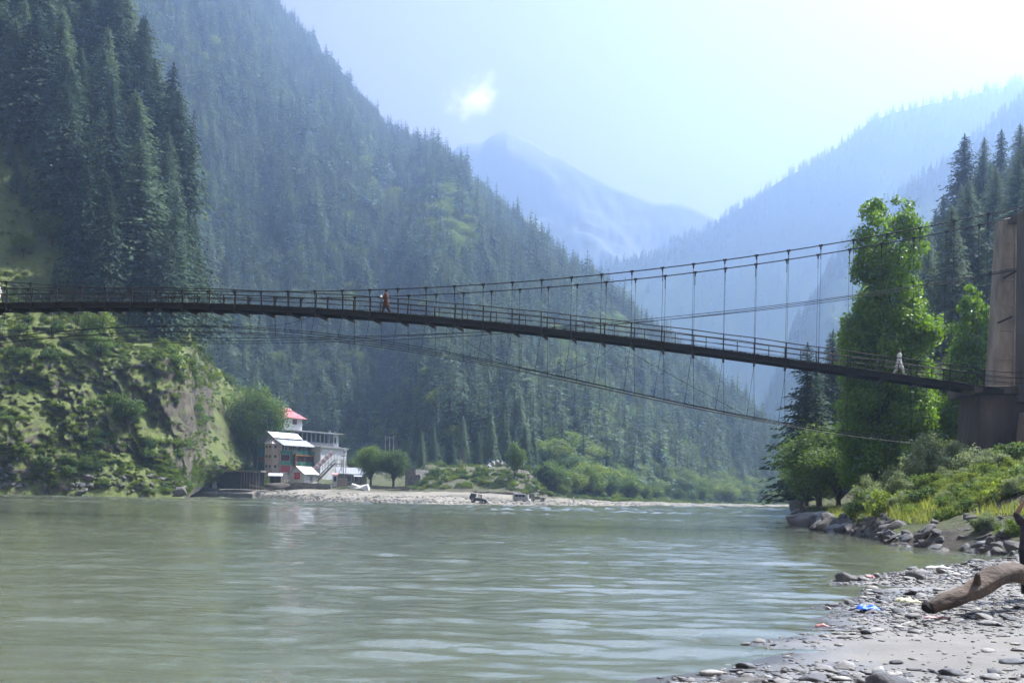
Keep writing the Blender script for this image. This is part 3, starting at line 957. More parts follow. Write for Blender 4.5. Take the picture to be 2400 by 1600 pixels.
# ---- forest on the main mountain
def slope_label(x):
    if x < 700: return 'blue-green conifer on the lower slope behind the big tree and lodge'
    if x < 960: return 'blue-green conifer on the lower slope above the white hall and shade trees'
    if x < 1230: return 'blue-green conifer on the lower slope above the road and rockfall'
    if x < 1480: return 'blue-green conifer on the lower slope right of the parked jeeps'
    return 'blue-green conifer on the lower slope towards the river bend'
def forest_A():
    n = 25000
    px = RNG.uniform(200, 1890, n)
    w = RNG.uniform(0.0, 1.03, n)
    # even cover on the ground: keep more points where the slope is larger
    width = np.interp(w, [0, 1], [0.45, 1.0])
    keep = RNG.random(n) < width
    px, w = px[keep], w[keep]
    P = SA.at(px, w)
    pn = P * 0.012
    open_ = fbm(pn * 0.8, 3, 71)
    # sunny clearings with light shrubs on the middle of the slope, and a bare foot near the road
    cx, cy = np.array([to_px(p) for p in P]).T
    glade = np.exp(-(((cx - 1010) / 130) ** 2 + ((cy - 520) / 60) ** 2)) + np.exp(-(((cx - 1080) / 60) ** 2 + ((cy - 600) / 40) ** 2)) + 0.8 * np.exp(-(((cx - 860) / 40) ** 2 + ((cy - 420) / 50) ** 2)) + 0.9 * np.exp(-(((cx - 1450) / 120) ** 2 + ((cy - 800) / 60) ** 2))
    low = (cx > 960) & (cx < 1290) & (w < 0.012)
    hot = (cx < 960) & (w < 0.012)
    kind = RNG.integers(0, 3, len(P))
    bl = RNG.random(len(P))
    broad = (bl < 0.17 + 0.8 * np.clip(glade * 1.3, 0, 1) + 0.45 * (cx > 1250) * (w < 0.4) + 0.3 * np.clip(open_ - 0.2, 0, 1) * 2)
    ridge = np.interp(w, [0.85, 0.97], [0, 1])
    broad &= RNG.random(len(P)) > ridge
    kind = np.where(broad, 3 + (RNG.random(len(P)) < 0.7), kind).astype(int)
    H = RNG.uniform(12, 27, len(P)) * np.interp(w, [0, 0.5, 1], [1.05, 1.0, 0.8])
    H = np.where(RNG.random(len(P)) < 0.12, H * 1.3, H)
    H = H * np.clip(P[:, 1] / 650, 1.0, 1.75)
    H = np.where(broad, RNG.uniform(5, 13, len(P)) * np.clip(P[:, 1] / 800, 1.0, 1.5), H)
    gap = (RNG.random(len(P)) < np.clip(0.15 + 0.5 * open_, 0, 0.6)) | low | hot
    ok = ~gap
    P, kind, H, cx, cy, w = P[ok], kind[ok], H[ok], cx[ok], cy[ok], w[ok]
    P[:, 2] -= 0.4
    # the trees that show largest stand as objects of their own
    size = H / P[:, 1] * (0.85 + 0.15 * (kind < 3))
    vis = (cx > 445) & (cx < 1860) & (cy > 0)
    order = np.argsort(-np.where(vis, size, 0))
    nind = 225
    ind = order[:nind]
    rest = np.ones(len(P), bool); rest[ind] = False
    src = {}
    for i in ind:
        k = int(kind[i])
        if k < 3:
            proto = CONIF_MID[k] if P[i, 1] > 420 else CONIF_NEAR[k]
            r = place_tree('conifer_tree', proto, P[i], H[i], RNG.uniform(0, 6.28), slope_label(cx[i]), 'conifer', 'conifers on the lower forested slope', RNG.uniform(1.05, 1.6))
        else:
            r = place_tree('broadleaf_tree', ROUND[k - 3], P[i], H[i], RNG.uniform(0, 6.28), 'small light green broadleaf tree among the conifers of the lower forested slope', 'tree', 'broadleaf trees on the lower forested slope')
    protos = []
    for k in range(3):
        r = place_tree('conifer_tree', CONIF_MID[k], SA.at(np.array([700. + 260 * k]), np.array([0.03]))[0], 20, 0, 'blue-green conifer on the lower forested slope behind the gravel bar', 'conifer', 'conifers on the lower forested slope')
        protos.append(list(r.children))
    for k in range(2):
        r = place_tree('broadleaf_tree', ROUND[k], SA.at(np.array([1340. + 150 * k]), np.array([0.02]))[0], 8, 0, 'small light green broadleaf tree among the conifers of the lower forested slope', 'tree', 'broadleaf trees on the lower forested slope')
        protos.append(list(r.children))
    P, kind, H = P[rest], kind[rest], H[rest]
    wd = RNG.uniform(1.0, 1.75, len(P))
    wd = np.where(kind >= 3, wd * 1.15, wd)
    sc = np.stack([H * wd, H * wd, H], -1)
    rot = np.stack([RNG.normal(size=len(P)) * 0.03, RNG.normal(size=len(P)) * 0.03, RNG.uniform(0, 6.28, len(P))], -1)
    scatter_stuff('mountain_forest', P, sc, rot, kind, protos, 'dense mixed forest covering the mountain across the river', 'forest')
    return protos
FOREST_SRC = forest_A()

def forest_far(surf, px0, px1, n, name, label, H0, H1, seed, wmax=1.02):
    rng = np.random.default_rng(seed)
    px = rng.uniform(px0, px1, n)
    w = np.where(rng.random(n) < 0.55, rng.uniform(0.15, wmax, n), rng.uniform(0.9, wmax, n))
    P = surf.at(px, w)
    P[:, 2] -= 0.5
    H = rng.uniform(H0, H1, n)
    kind = rng.integers(0, 3, n)
    wd = rng.uniform(0.9, 1.5, n)
    scatter_stuff(name, P, np.stack([H * wd, H * wd, H], -1), np.stack([0 * H, 0 * H, rng.uniform(0, 6.28, n)], -1), kind, FOREST_SRC[:3], label, 'forest')
forest_far(SF, 1250, 2750, 2600, 'distant_forest', 'hazy blue conifer forest along the far valley ridge', 14, 29, 81)
forest_far(SG, 1700, 2750, 1800, 'ridge_forest', 'hazy forest on the nearer right-hand valley ridge', 12, 23, 82)

# ---- tall firs on the near cliff
def cliff_trees():
    lab = 'tall dark fir in the dense stand above the cliff'
    grp = 'firs standing above the cliff'
    rng = np.random.default_rng(5)
    spots = []
    # (column, row parameter) on the cliff surface
    tries = 0
    while len(spots) < 62 and tries < 4000:
        tries += 1
        px = rng.uniform(-160, 452); w = rng.uniform(2.75, 4.15)
        p = SB.at(np.array([px]), np.array([w]))[0]
        cx, cy = to_px(p)
        if cx < 130 and cy > 390: continue
        if cx < 190 and cy > 390 + (cx - 130) * 5.0: continue
        if any(math.hypot(p[0] - q[0], p[1] - q[1]) < 7.0 for q in spots): continue
        spots.append(p)
    tries = 0
    while len(spots) < 90 and tries < 6000:
        tries += 1
        px = rng.uniform(-70, 150); w = rng.uniform(3.1, 4.2)
        p = SB.at(np.array([px]), np.array([w]))[0]
        cx, cy = to_px(p)
        if cy > 400: continue
        if any(math.hypot(p[0] - q[0], p[1] - q[1]) < 4.5 for q in spots): continue
        spots.append(p)
    for i, p in enumerate(spots):
        k = int(rng.integers(0, 4))
        cx, cy = to_px(p)
        if cx < 110: lab = 'tall dark fir above the sunlit grass slope at the photo\'s left edge'
        elif cy > 640: lab = 'tall fir rooted just above the cliff, crossed by the bridge rail'
        elif cx > 330: lab = 'tall fir on the outer right flank of the cliff stand'
        else: lab = 'tall dark fir in the middle of the dense stand above the cliff'
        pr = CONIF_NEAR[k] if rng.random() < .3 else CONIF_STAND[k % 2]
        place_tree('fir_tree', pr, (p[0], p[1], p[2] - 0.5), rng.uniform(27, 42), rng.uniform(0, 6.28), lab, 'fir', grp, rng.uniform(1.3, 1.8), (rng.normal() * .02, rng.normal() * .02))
    p = SB.at(np.array([432.]), np.array([3.9]))[0]
    b = at(437, 560, 338)
    v, f = conifer_mesh(77, 40, 6, 5, width=0.125, low=0.22, droop=0.5, ragged=0.5, lean=-0.02)
    cm = mesh_np('crown', v, f); cm.materials.append(M['conifer_dark'])
    tr = MB().tube([(0, 0, -.1), (0, 0, 0), (-.002, 0, .4), (-.02, 0, .98)], [0.016, .014, .009, .001], 6).mesh('trunk', M['bark'], True)
    place_tree('fir_tree', (cm, tr), b, 38, 0.4, 'lone sparse fir leaning out at the edge of the cliff stand', 'fir', None, 1.0, (0, 0.06))
    # small young firs on the grassy slope
    for px, py, d, H in ((40, 470, 300, 9), (62, 480, 301, 8), (95, 500, 300, 8), (20, 440, 303, 10), (130, 655, 289, 7), (70, 400, 306, 9)):
        q = SB.at(np.array([float(px)]), np.array([np.interp(py, [-100, 600], [4, 3])]))[0]
        place_tree('young_fir', CONIF_NEAR[int(rng.integers(0, 4))], q, H, rng.uniform(0, 6.28), 'young fir on the sunlit grass slope at the photo\'s edge', 'fir', 'young firs on the grass slope', 1.5)
    # shrubs
    n = 0
    tries = 0
    while n < 210 and tries < 4000:
        tries += 1
        px = rng.uniform(-30, 585); w = rng.uniform(0.25, 3.6)
        p = SB.at(np.array([px]), np.array([w]))[0]
        cx, cy = to_px(p)
        if cy > 1145: continue
        if fbm(p * 0.06, 3, 91) < -0.15: continue
        k = int(rng.integers(0, 4))
        s = rng.uniform(0.8, 2.8) * (1.5 if rng.random() < 0.15 else 1)
        place_bush('cliff_shrub', BUSH[k], (p[0], p[1] - 0.3, p[2] - 0.3), s, rng.uniform(0, 6.28), 'leafy green shrub growing on the cliff face', 'shrub', 'shrubs on the cliff face', rng.uniform(0.9, 1.5))
        n += 1
    for k in range(16):
        p = SB.at(np.array([rng.uniform(395, 470)]), np.array([rng.uniform(0.5, 2.8)]))[0]
        place_bush('cliff_shrub', BUSH[int(rng.integers(0, 4))], (p[0], p[1] - 0.3, p[2] - 0.3), rng.uniform(1.5, 3.2), rng.uniform(0, 6.28), 'leafy shrub on the outer corner of the cliff above the quay', 'shrub', 'shrubs on the cliff corner', 1.3)
    # larger bushy trees half way up
    for px, w, H, pr, lb in ((235, 2.3, 9, 1, 'pale green bushy tree on the ledge below the bridge deck'), (245, 1.95, 8, 0, 'bushy tree on the ledge right above the bare rock'), (60, 3.05, 7, 1, 'bright green bushy tree on the grass slope beside the bridge rail'), (130, 3.12, 9, 1, 'taller bright bushy tree in front of the dark fir stand'), (310, 1.3, 9, 0, 'dark bushy tree hugging the rock face'), (340, 0.9, 6, 2, 'small rounded tree low on the cliff')):
        p = SB.at(np.array([float(px)]), np.array([w]))[0]
        place_tree('cliff_tree', ROUND[pr], (p[0], p[1], p[2] - .4), H, 1.0, lb, 'tree', None, 1.2)
cliff_trees()

# bare dead trunks sticking out along the crest
def snags():
    rng = random.Random(19)
    for k, (px, lb) in enumerate(((832, 'leftmost of the bare dead trunks on the mountain crest'), (846, 'forked dead trunk on the mountain crest left of the walker'), (868, 'short dead trunk on the crest above the walker'), (905, 'tall dead trunk on the crest right of the walker'), (1045, 'thin leaning dead trunk near the lone crest fir'))):
        p = SA.at(np.array([float(px)]), np.array([0.985]))[0]
        h = rng.uniform(18, 27)
        t = thing('dead_tree', lb, 'dead tree', tuple(p))
        MB().tube([(0, 0, -2), (rng.uniform(-.6, .6), 0, h * .6), (rng.uniform(-1.4, 1.4), 0, h)], [.5, .3, .08], 6).build('trunk', M['bark'], t)
        for q in range(7):
            z = h * rng.uniform(.35, .9); a = rng.uniform(0, 6.28); l = rng.uniform(1, 3)
            MB().tube([(0, 0, z), (math.cos(a) * l, math.sin(a) * l, z + l * .5)], [.14, .04], 4).build('limb', M['bark'], t)
snags()

# low tufts and creeping scrub between the shrubs
def cliff_scrub():
    rng = np.random.default_rng(65)
    n = 6500
    px = rng.uniform(-120, 588, n); w = rng.uniform(0.15, 3.9, n)
    extra = rng.random(n) < 0.28
    px = np.where(extra, rng.uniform(375, 500, n), px)
    P = SB.at(px, w)
    P = P[fbm(P * 0.09, 3, 12) > -0.3]
    n = len(P)
    src = [[o for o in bpy.data.objects if o.name.startswith('foliage') and o.data == BUSH[k][0]][:1] for k in range(4)]
    s = rng.uniform(0.25, 0.95, n)
    kind = rng.choice([0, 1, 2, 3], n, p=[.08, .42, .4, .1])
    scatter_stuff('cliff_scrub', P, np.stack([s * 1.6, s * 1.6, s], -1), np.stack([0 * s, 0 * s, rng.uniform(0, 6.28, n)], -1), kind, src, 'low green scrub and grass tufts clinging to the cliff', 'scrub')
cliff_scrub()

# ------------------------------------------------------------------ suspension bridge
BK, BY = -0.2, 80.2          # near edge of the deck: y = BY + BK * x
BT = Vector((1, BK, 0)).normalized()          # along the bridge, towards the tower
BN = Vector((-BT.y, BT.x, 0))                 # across the bridge, away from the camera
DECK_W = 2.3

def on_plane(px, py, off=0.0):
    """where the ray through a photo pixel meets the vertical plane of the bridge side, off metres behind the near edge"""
    u = (px - CX) / F; v = (CY - py) / F
    a = u * math.cos(ROLL) - v * math.sin(ROLL)
    y0 = BY + off / BT.x
    t = y0 / (1 - BK * a)
    return at(px, py, t)

def fit(pts, off, deg=4):
    P = [on_plane(x, y, off) for x, y in pts]
    s = np.array([(p - BN * off - Vector((0, BY, 0))).dot(BT) for p in P])
    z = np.array([p.z for p in P])
    c = np.polyfit(s, z, deg)
    return lambda q: float(np.polyval(c, q))

def bp(s, off, z):
    p = Vector((0, BY, 0)) + BT * s + BN * off
    return Vector((p.x, p.y, z))

deck_z = fit([(0, 708), (425, 711), (638, 714), (850, 723), (1000, 736), (1113, 751), (1325, 776), (1538, 798), (1700, 818), (1891, 844), (2083, 869), (2274, 899), (2358, 911)], 0)
near_cab = fit([(0, 661), (113, 668), (178, 672), (400, 681), (560, 685), (800, 683), (942, 679), (1087, 670), (1234, 661), (1380, 648), (1525, 632), (1676, 614), (1824, 593), (1970, 570), (2188, 530), (2338, 499), (2400, 486)], 0)
far_cab = fit([(0, 672), (300, 690), (560, 698), (800, 697), (913, 693), (1027, 687), (1172, 681), (1312, 670), (1444, 657), (1591, 642), (1733, 623), (1876, 602), (1945, 591), (2231, 541), (2293, 526), (2352, 513)], DECK_W)
low_near = fit([(0, 792), (200, 777), (380, 769), (510, 767), (638, 773), (782, 785), (900, 803), (1062, 835), (1212, 865), (1363, 899), (1504, 926), (1642, 952), (1727, 971), (1852, 993), (1975, 1013), (2103, 1033)], 0)
low_far = fit([(0, 803), (200, 787), (400, 780), (560, 779), (700, 787), (900, 812), (1062, 842), (1212, 871), (1363, 904), (1504, 931), (1642, 957), (1727, 975), (1852, 997), (1975, 1017), (2103, 1037)], DECK_W)
guy_1 = fit([(0, 781), (150, 789), (298, 796), (446, 800), (620, 797), (765, 792), (900, 783), (1227, 770), (1453, 752), (1601, 737), (1900, 701), (2111, 672), (2400, 622)], DECK_W)
guy_2 = fit([(0, 784), (150, 792), (298, 799), (446, 803), (620, 802), (765, 799), (900, 795), (1227, 776), (1453, 756), (1601, 742), (1900, 706), (2111, 676), (2400, 625)], DECK_W)
guy_3 = fit([(0, 770), (200, 784), (446, 792), (765, 786), (900, 779), (1227, 772), (1453, 758), (1601, 745), (1900, 708), (2111, 677), (2400, 628)], DECK_W)

S0 = -50.0
S1 = (on_plane(2352, 911) - Vector((0, BY, 0))).dot(BT)
BR = thing('suspension_bridge', 'long dark suspension footbridge with railings and wire hangers over the river', 'bridge', bp(S1, DECK_W / 2, deck_z(S1)))
BO = tuple(BR.location)

def curve_pts(fn, off, s0, s1, n=90):
    return [bp(s, off, fn(s)) for s in np.linspace(s0, s1, n)]

def bridge():
    r = random.Random(3)
    # longitudinal girders
    for off in (0.12, DECK_W - 0.12):
        mb = MB()
        ss = np.linspace(S0, S1, 60)
        for a, b in zip(ss[:-1], ss[1:]):
            mb.bar(bp(a, off, deck_z(a) - 0.25), bp(b + 0.02, off, deck_z(b) - 0.25), 0.14, 0.34)
        mb.build('girder', M['steel'], BR, origin=BO)
    # deck planks
    step = 0.285
    n = int((S1 - S0) / step)
    mids = [S0 + step * (i + 0.5) for i in range(n)]
    for k, s in enumerate(mids):
        z = deck_z(s) - 0.04 + r.uniform(-0.012, 0.012)
        e0 = -0.12 + r.uniform(-0.06, 0.05); e1 = DECK_W + 0.1 + r.uniform(-0.05, 0.06)
        w = step * r.uniform(0.86, 0.97)
        sl = (deck_z(s + 0.1) - deck_z(s - 0.1)) / 0.2
        mb = MB()
        a = bp(s - w / 2, e0, z - sl * w / 2); b = bp(s + w / 2, e0, z + sl * w / 2)
        c = bp(s + w / 2, e1, z + sl * w / 2); d = bp(s - w / 2, e1, z - sl * w / 2)
        mb.quad(a, b, c, d, 0.06)
        mb.build('plank', M['wood_dark'], BR, origin=BO)
    # transoms, posts, hangers
    tr = 2.07
    ns = int((S1 - S0 - 0.8) / tr)
    SS = [S1 - 1.2 - tr * i for i in range(ns)]
    post_tops = {0: [], 1: []}
    for i, s in enumerate(SS):
        z = deck_z(s)
        mb = MB()
        mb.bar(bp(s, -0.30, z - 0.52), bp(s, DECK_W + 0.30, z - 0.52), 0.13, 0.18)
        mb.bar(bp(s - 0.28, -0.06, z - 0.46), bp(s, -0.06, z - 0.62), 0.08, 0.12)
        mb.bar(bp(s + 0.28, -0.06, z - 0.46), bp(s, -0.06, z - 0.62), 0.08, 0.12)
        mb.build('transom', M['steel'], BR, origin=BO)
        for side, off in ((0, -0.02), (1, DECK_W + 0.02)):
            lean = r.uniform(-0.06, 0.06)
            top = bp(s + lean, off, z + 1.0 + r.uniform(-.02, .02))
            mb = MB().bar(bp(s, off, z - 0.42), top, 0.075, 0.075)
            if r.random() < 0.5:
                mb.bar(bp(s, off, z + 0.5), bp(s, off - 0.28 * (1 if side == 0 else -1), z - 0.45), 0.045, 0.045)
            mb.build('rail_post', M['steel'], BR, origin=BO)
            post_tops[side].append((s + lean, top))
            # thin intermediate stanchion
            sm = s + tr * 0.45
            if sm < S1 - 0.3 and side == 0:
                MB().bar(bp(sm, off, deck_z(sm) - 0.1), bp(sm, off, deck_z(sm) + 0.62), 0.045, 0.045).build('stanchion', M['steel'], BR, origin=BO)
            cab = near_cab if side == 0 else far_cab
            o2 = -0.22 if side == 0 else DECK_W + 0.22
            cz = cab(s)
            # hanger with clamp on the main cable
            if cz > z + 0.3:
                h = MB().tube([bp(s, o2, z - 0.6), bp(s + r.uniform(-.05, .05), o2, cz)], 0.011, 5)
                h.tube([bp(s, o2, cz - 0.9), bp(s, o2, cz)], 0.018, 5)
                ho = h.build('hanger', M['cable'], BR, origin=BO)
                c = MB()
                c.bar(bp(s - 0.12, o2, cab(s - 0.12)), bp(s + 0.12, o2, cab(s + 0.12)), 0.12, 0.13)
                c.bar(bp(s, o2, cz - 0.26), bp(s, o2, cz - 0.05), 0.09, 0.09)
                c.build('clamp', M['steel'], ho, origin=BO)
            # lower stay to the under-cable
            lc = low_near if side == 0 else low_far
            sb = s - (0.42 if side == 0 else -0.10) * min(1.0, max(0, (z - lc(s)) / 4))
            if s < S1 - 5 and z - lc(s) > 0.9:
                h = MB().tube([bp(s, o2, z - 0.6), bp(sb, o2, lc(sb))], 0.013, 5)
                h.tube([bp(sb, o2, lc(sb)), bp(sb + (s - sb) * 0.12, o2, lc(sb) + (z - lc(sb)) * 0.12)], 0.020, 5)
                h.build('stay', M['cable'], BR, origin=BO)
    # rails
    for side, off in ((0, -0.02), (1, DECK_W + 0.02)):
        for nm, hz, rad in (('top_rail', 1.0, 0.036), ('middle_rail', 0.62, 0.026), ('lower_rail', 0.30, 0.018)):
            mb = MB()
            pts = []
            for s in np.linspace(S0, S1 + 1.2, 130):
                wob = 0.025 * math.sin(s * 1.3 + side * 2 + hz * 5) + 0.02 * math.sin(s * 0.47 + hz)
                pts.append(bp(s, off - 0.03, deck_z(min(s, S1)) + hz + wob * (1.4 if hz < .5 else .6)))
            mb.tube(pts, rad, 6)
            mb.build(nm, M['steel'], BR, smooth=True, origin=BO)
    # cables
    MB().tube(curve_pts(near_cab, -0.22, S0 - 8, S1 + 6, 110), 0.038, 6).build('main_cable', M['cable'], BR, True, BO)
    MB().tube(curve_pts(far_cab, DECK_W + 0.22, S0 - 8, S1 + 1.0, 110), 0.038, 6).build('main_cable', M['cable'], BR, True, BO)
    # under-cables: three ropes bundled on each side
    for fn, off in ((low_near, -0.22), (low_far, DECK_W + 0.22)):
        for dz in (0.0, 0.11):
            MB().tube(curve_pts(lambda q: fn(q) + dz * (1 + 0.6 * math.sin(q * .15 + dz * 30)), off + dz, S0 - 4, S1 - 5.0, 100), 0.024, 5).build('under_cable', M['cable'], BR, True, BO)
    for fn in (guy_1, guy_2, guy_3):
        MB().tube(curve_pts(fn, DECK_W + 0.5, S0 - 4, S1 + 4, 100), 0.022, 5).build('guy_cable', M['cable'], BR, True, BO)
    # slack loose wires hanging below the deck
    for (p0, pm, p1) in (((1444, 806), (1270, 868), (1010, 735)), ((1446, 808), (1560, 880), (1735, 966)), ((481, 735), (600, 765), (731, 741)), ((0, 746), (60, 736), (110, 728))):
        pts = []
        for t in np.linspace(0, 1, 24):
            x = (1 - t) ** 2 * p0[0] + 2 * t * (1 - t) * pm[0] + t * t * p1[0]
            y = (1 - t) ** 2 * p0[1] + 2 * t * (1 - t) * (2 * pm[1] - (p0[1] + p1[1]) / 2) + t * t * p1[1]
            pts.append(on_plane(x, y, -0.2))
        MB().tube(pts, 0.014, 5).build('slack_wire', M['cable'], BR, True, BO)
bridge()

# ---- concrete tower and pier at the right-hand end
def tower():
    base = at(2340, 1120, 75.5)
    t = thing('bridge_tower', 'weathered concrete bridge tower with tapering columns on a stained pier', 'tower', (base.x, base.y, 0))
    O = (base.x, base.y, 0)
    def column(pxt0, pxt1, pyt, pxb0, pxb1, pyb, d, depth, mat):
        A0 = at(pxt0, pyt, d); A1 = at(pxt1, pyt, d); B0 = at(pxb0, pyb, d); B1 = at(pxb1, pyb, d)
        n = Vector((0, depth, 0))
        return MB().hexa([B0, B1, B1 + n, B0 + n, A0, A1, A1 + n, A0 + n]).build('column', mat, t, origin=O, bevel=0.04)
    far = column(2350, 2388, 514, 2326, 2386, 916, 77.0, 1.3, M['concrete'])
    # raised rim and cross ribs around the recessed panels of the far column
    for (xa0, xa1, ya, xb0, xb1, yb) in ((2350, 2357, 518, 2326, 2336, 914), (2381, 2388, 518, 2374, 2386, 914)):
        A0 = at(xa0, ya, 76.88); A1 = at(xa1, ya, 76.88); B0 = at(xb0, yb, 76.88); B1 = at(xb1, yb, 76.88)
        n = Vector((0, .11, 0))
        MB().hexa([B0, B1, B1 + n, B0 + n, A0, A1, A1 + n, A0 + n]).build('rim', M['concrete'], t, origin=O, bevel=0.02)
    for y, h in ((512, 14), (566, 3), (600, 4), (652, 5), (712, 4), (768, 6), (838, 4)):
        x0 = np.interp(y, [514, 916], [2352, 2328]) + 5; x1 = np.interp(y, [514, 916], [2386, 2380])
        A0 = at(x0, y, 76.9); A1 = at(x1, y + 1, 76.9); B0 = at(x0, y + h, 76.9); B1 = at(x1, y + h + 1, 76.9)
        n = Vector((0, .09, 0))
        MB().hexa([B0, B1, B1 + n, B0 + n, A0, A1, A1 + n, A0 + n]).build('rib', M['concrete'], t, origin=O)
    # diagonal torn braces
    for (x0, y0, x1, y1) in ((2352, 652, 2387, 632), (2338, 757, 2372, 742)):
        MB().bar(at(x0, y0, 76.7), at(x1, y1, 76.7), 0.07, 0.12).build('brace', M['steel'], t, origin=O)
    column(2404, 2446, 488, 2399, 2474, 940, 73.4, 1.3, M['concrete_dark'])
    # tie beam over the far column's neighbour
    a = at(2366, 520, 77.5); b = at(2420, 505, 74.0)
    MB().bar(a, b, 0.8, 0.5).build('tie_beam', M['concrete_dark'], t, origin=O)
    # pier below the deck
    p0 = at(2300, 916, 74.6); p1 = at(2470, 930, 74.6); q0 = at(2286, 1140, 74.6); q1 = at(2500, 1140, 74.6)
    n = Vector((0.2, 4.2, 0))
    MB().hexa([q0, q1, q1 + n, q0 + n, p0, p1, p1 + n, p0 + n]).build('pier', M['concrete_dark'], t, origin=O, bevel=0.06)
    c0 = at(2284, 903, 74.3); 
    MB().box(c0.x, c0.x + 6, c0.y - 0.1, c0.y + 4.6, c0.z - 0.5, c0.z + 0.02).build('bearing_slab', M['concrete_dark'], t, origin=O, bevel=0.04)
    # rough masonry abutment to the right of the pier
    m0 = at(2376, 985, 73.0); 
    k = MB()
    k.hexa([at(2366, 1150, 72.5), at(2520, 1150, 72.0), at(2520, 1150, 74), at(2366, 1150, 74.3), at(2388, 968, 73), at(2520, 930, 73), at(2520, 930, 74), at(2388, 968, 74.3)])
    k.build('abutment', M['concrete_dark'], t, origin=O, bevel=0.1)
tower()

# ------------------------------------------------------------------ right bank: poplars, conifer, willows, weeds
def poplar(label, base, prof, axis, trunk_h, nleaf, size, seed, name='poplar_tree', mat='poplar', fork=True):
    """prof = [(height, radius)], axis = [(height, dx)]"""
    rng = np.random.default_rng(seed)
    hs = np.array([p[0] for p in prof]); rs = np.array([p[1] for p in prof])
    H = hs[-1]
    cl = []
    nc = 270
    for k in range(nc):
        h = hs[0] + (H - hs[0]) * rng.random()
        r = np.interp(h, hs, rs)
        if rng.random() > (r / rs.max()) ** 0.8 + 0.2: continue
        a = rng.uniform(0, 6.28); q = r * (rng.uniform(0.15, 0.8) ** 0.6)
        dx = np.interp(h, [p[0] for p in axis], [p[1] for p in axis])
        cl.append(((dx + math.cos(a) * q, math.sin(a) * q * 0.85, h), rng.uniform(0.2, 0.33) * max(r, 1.7)))
    v, f = blob_crown(seed, cl, nleaf, size)
    t = thing(name, label, 'poplar', base)
    cm = mesh_np('crown', v, f); cm.materials.append(M[mat])
    link('crown', cm, t)
    mb = MB()
    ax = lambda h: np.interp(h, [p[0] for p in axis], [p[1] for p in axis])
    if fork:
        mb.tube([(0, 0, -0.6), (0.05, 0, 0), (0.45, 0, 1.0), (0.8, 0, 1.8), (ax(4), 0, 4), (ax(9), 0, 9), (ax(H * .8), 0, H * .8)], [0.5, 0.42, 0.36, 0.3, 0.26, 0.18, 0.04], 8)
        mb.tube([(0.5, 0, 1.0), (1.3, 0.1, 2.0), (2.3, 0.2, 3.2), (2.6, 0.3, 6), (2.2, 0, 11)], [0.28, 0.24, 0.2, 0.13, 0.03], 7)
        mb.tube([(0.4, 0, 1.1), (-0.2, -0.2, 2.6), (-0.5, -0.3, 5), (-1.2, 0, 9)], [0.24, 0.2, 0.15, 0.03], 7)
    else:
        mb.tube([(0, 0, -0.6), (0, 0, 0), (ax(3), 0, 3), (ax(H * .8), 0, H * .8)], [0.3, 0.24, 0.18, 0.03], 7)
    for k in range(30):
        c, r = cl[k % len(cl)]
        z0 = max(1.5, c[2] - 2.5)
        mb.tube([(ax(z0), 0, z0), ((ax(z0) + c[0]) / 2, c[1] / 2, (z0 + c[2]) / 2), c], [0.07, 0.045, 0.015], 5, False)
    link('trunk', mb.mesh('trunk', M['bark'], True), t)
    return t

pb = at(2056, 1208, 92)
prof = [(1.2, 1.6), (2.5, 3.0), (5, 3.9), (8, 3.9), (10.5, 3.6), (12.5, 4.0), (15, 3.9), (17.0, 3.4), (18.6, 2.7), (20.5, 2.8), (22.5, 2.8), (24.2, 2.2), (25.2, 1.2)]
axis = [(0, 0), (3, 0.6), (8, 0.6), (15, 0.9), (19, 0.5), (22, 0.3), (25, 0.4)]
poplar('tall bright green poplar with two crown lobes behind the bridge deck', pb, prof, axis, 3, 78000, 0.28, 201)
pb2 = at(2275, 1145, 98)
poplar('shorter slim poplar between the tall poplar and the concrete tower', pb2, [(0.5, 2.2), (3, 2.8), (7, 2.7), (11, 2.5), (14, 1.9), (16.2, 1.1), (17.1, 0.3)], [(0, 0), (17, -0.1)], 2, 32000, 0.28, 202, fork=False)

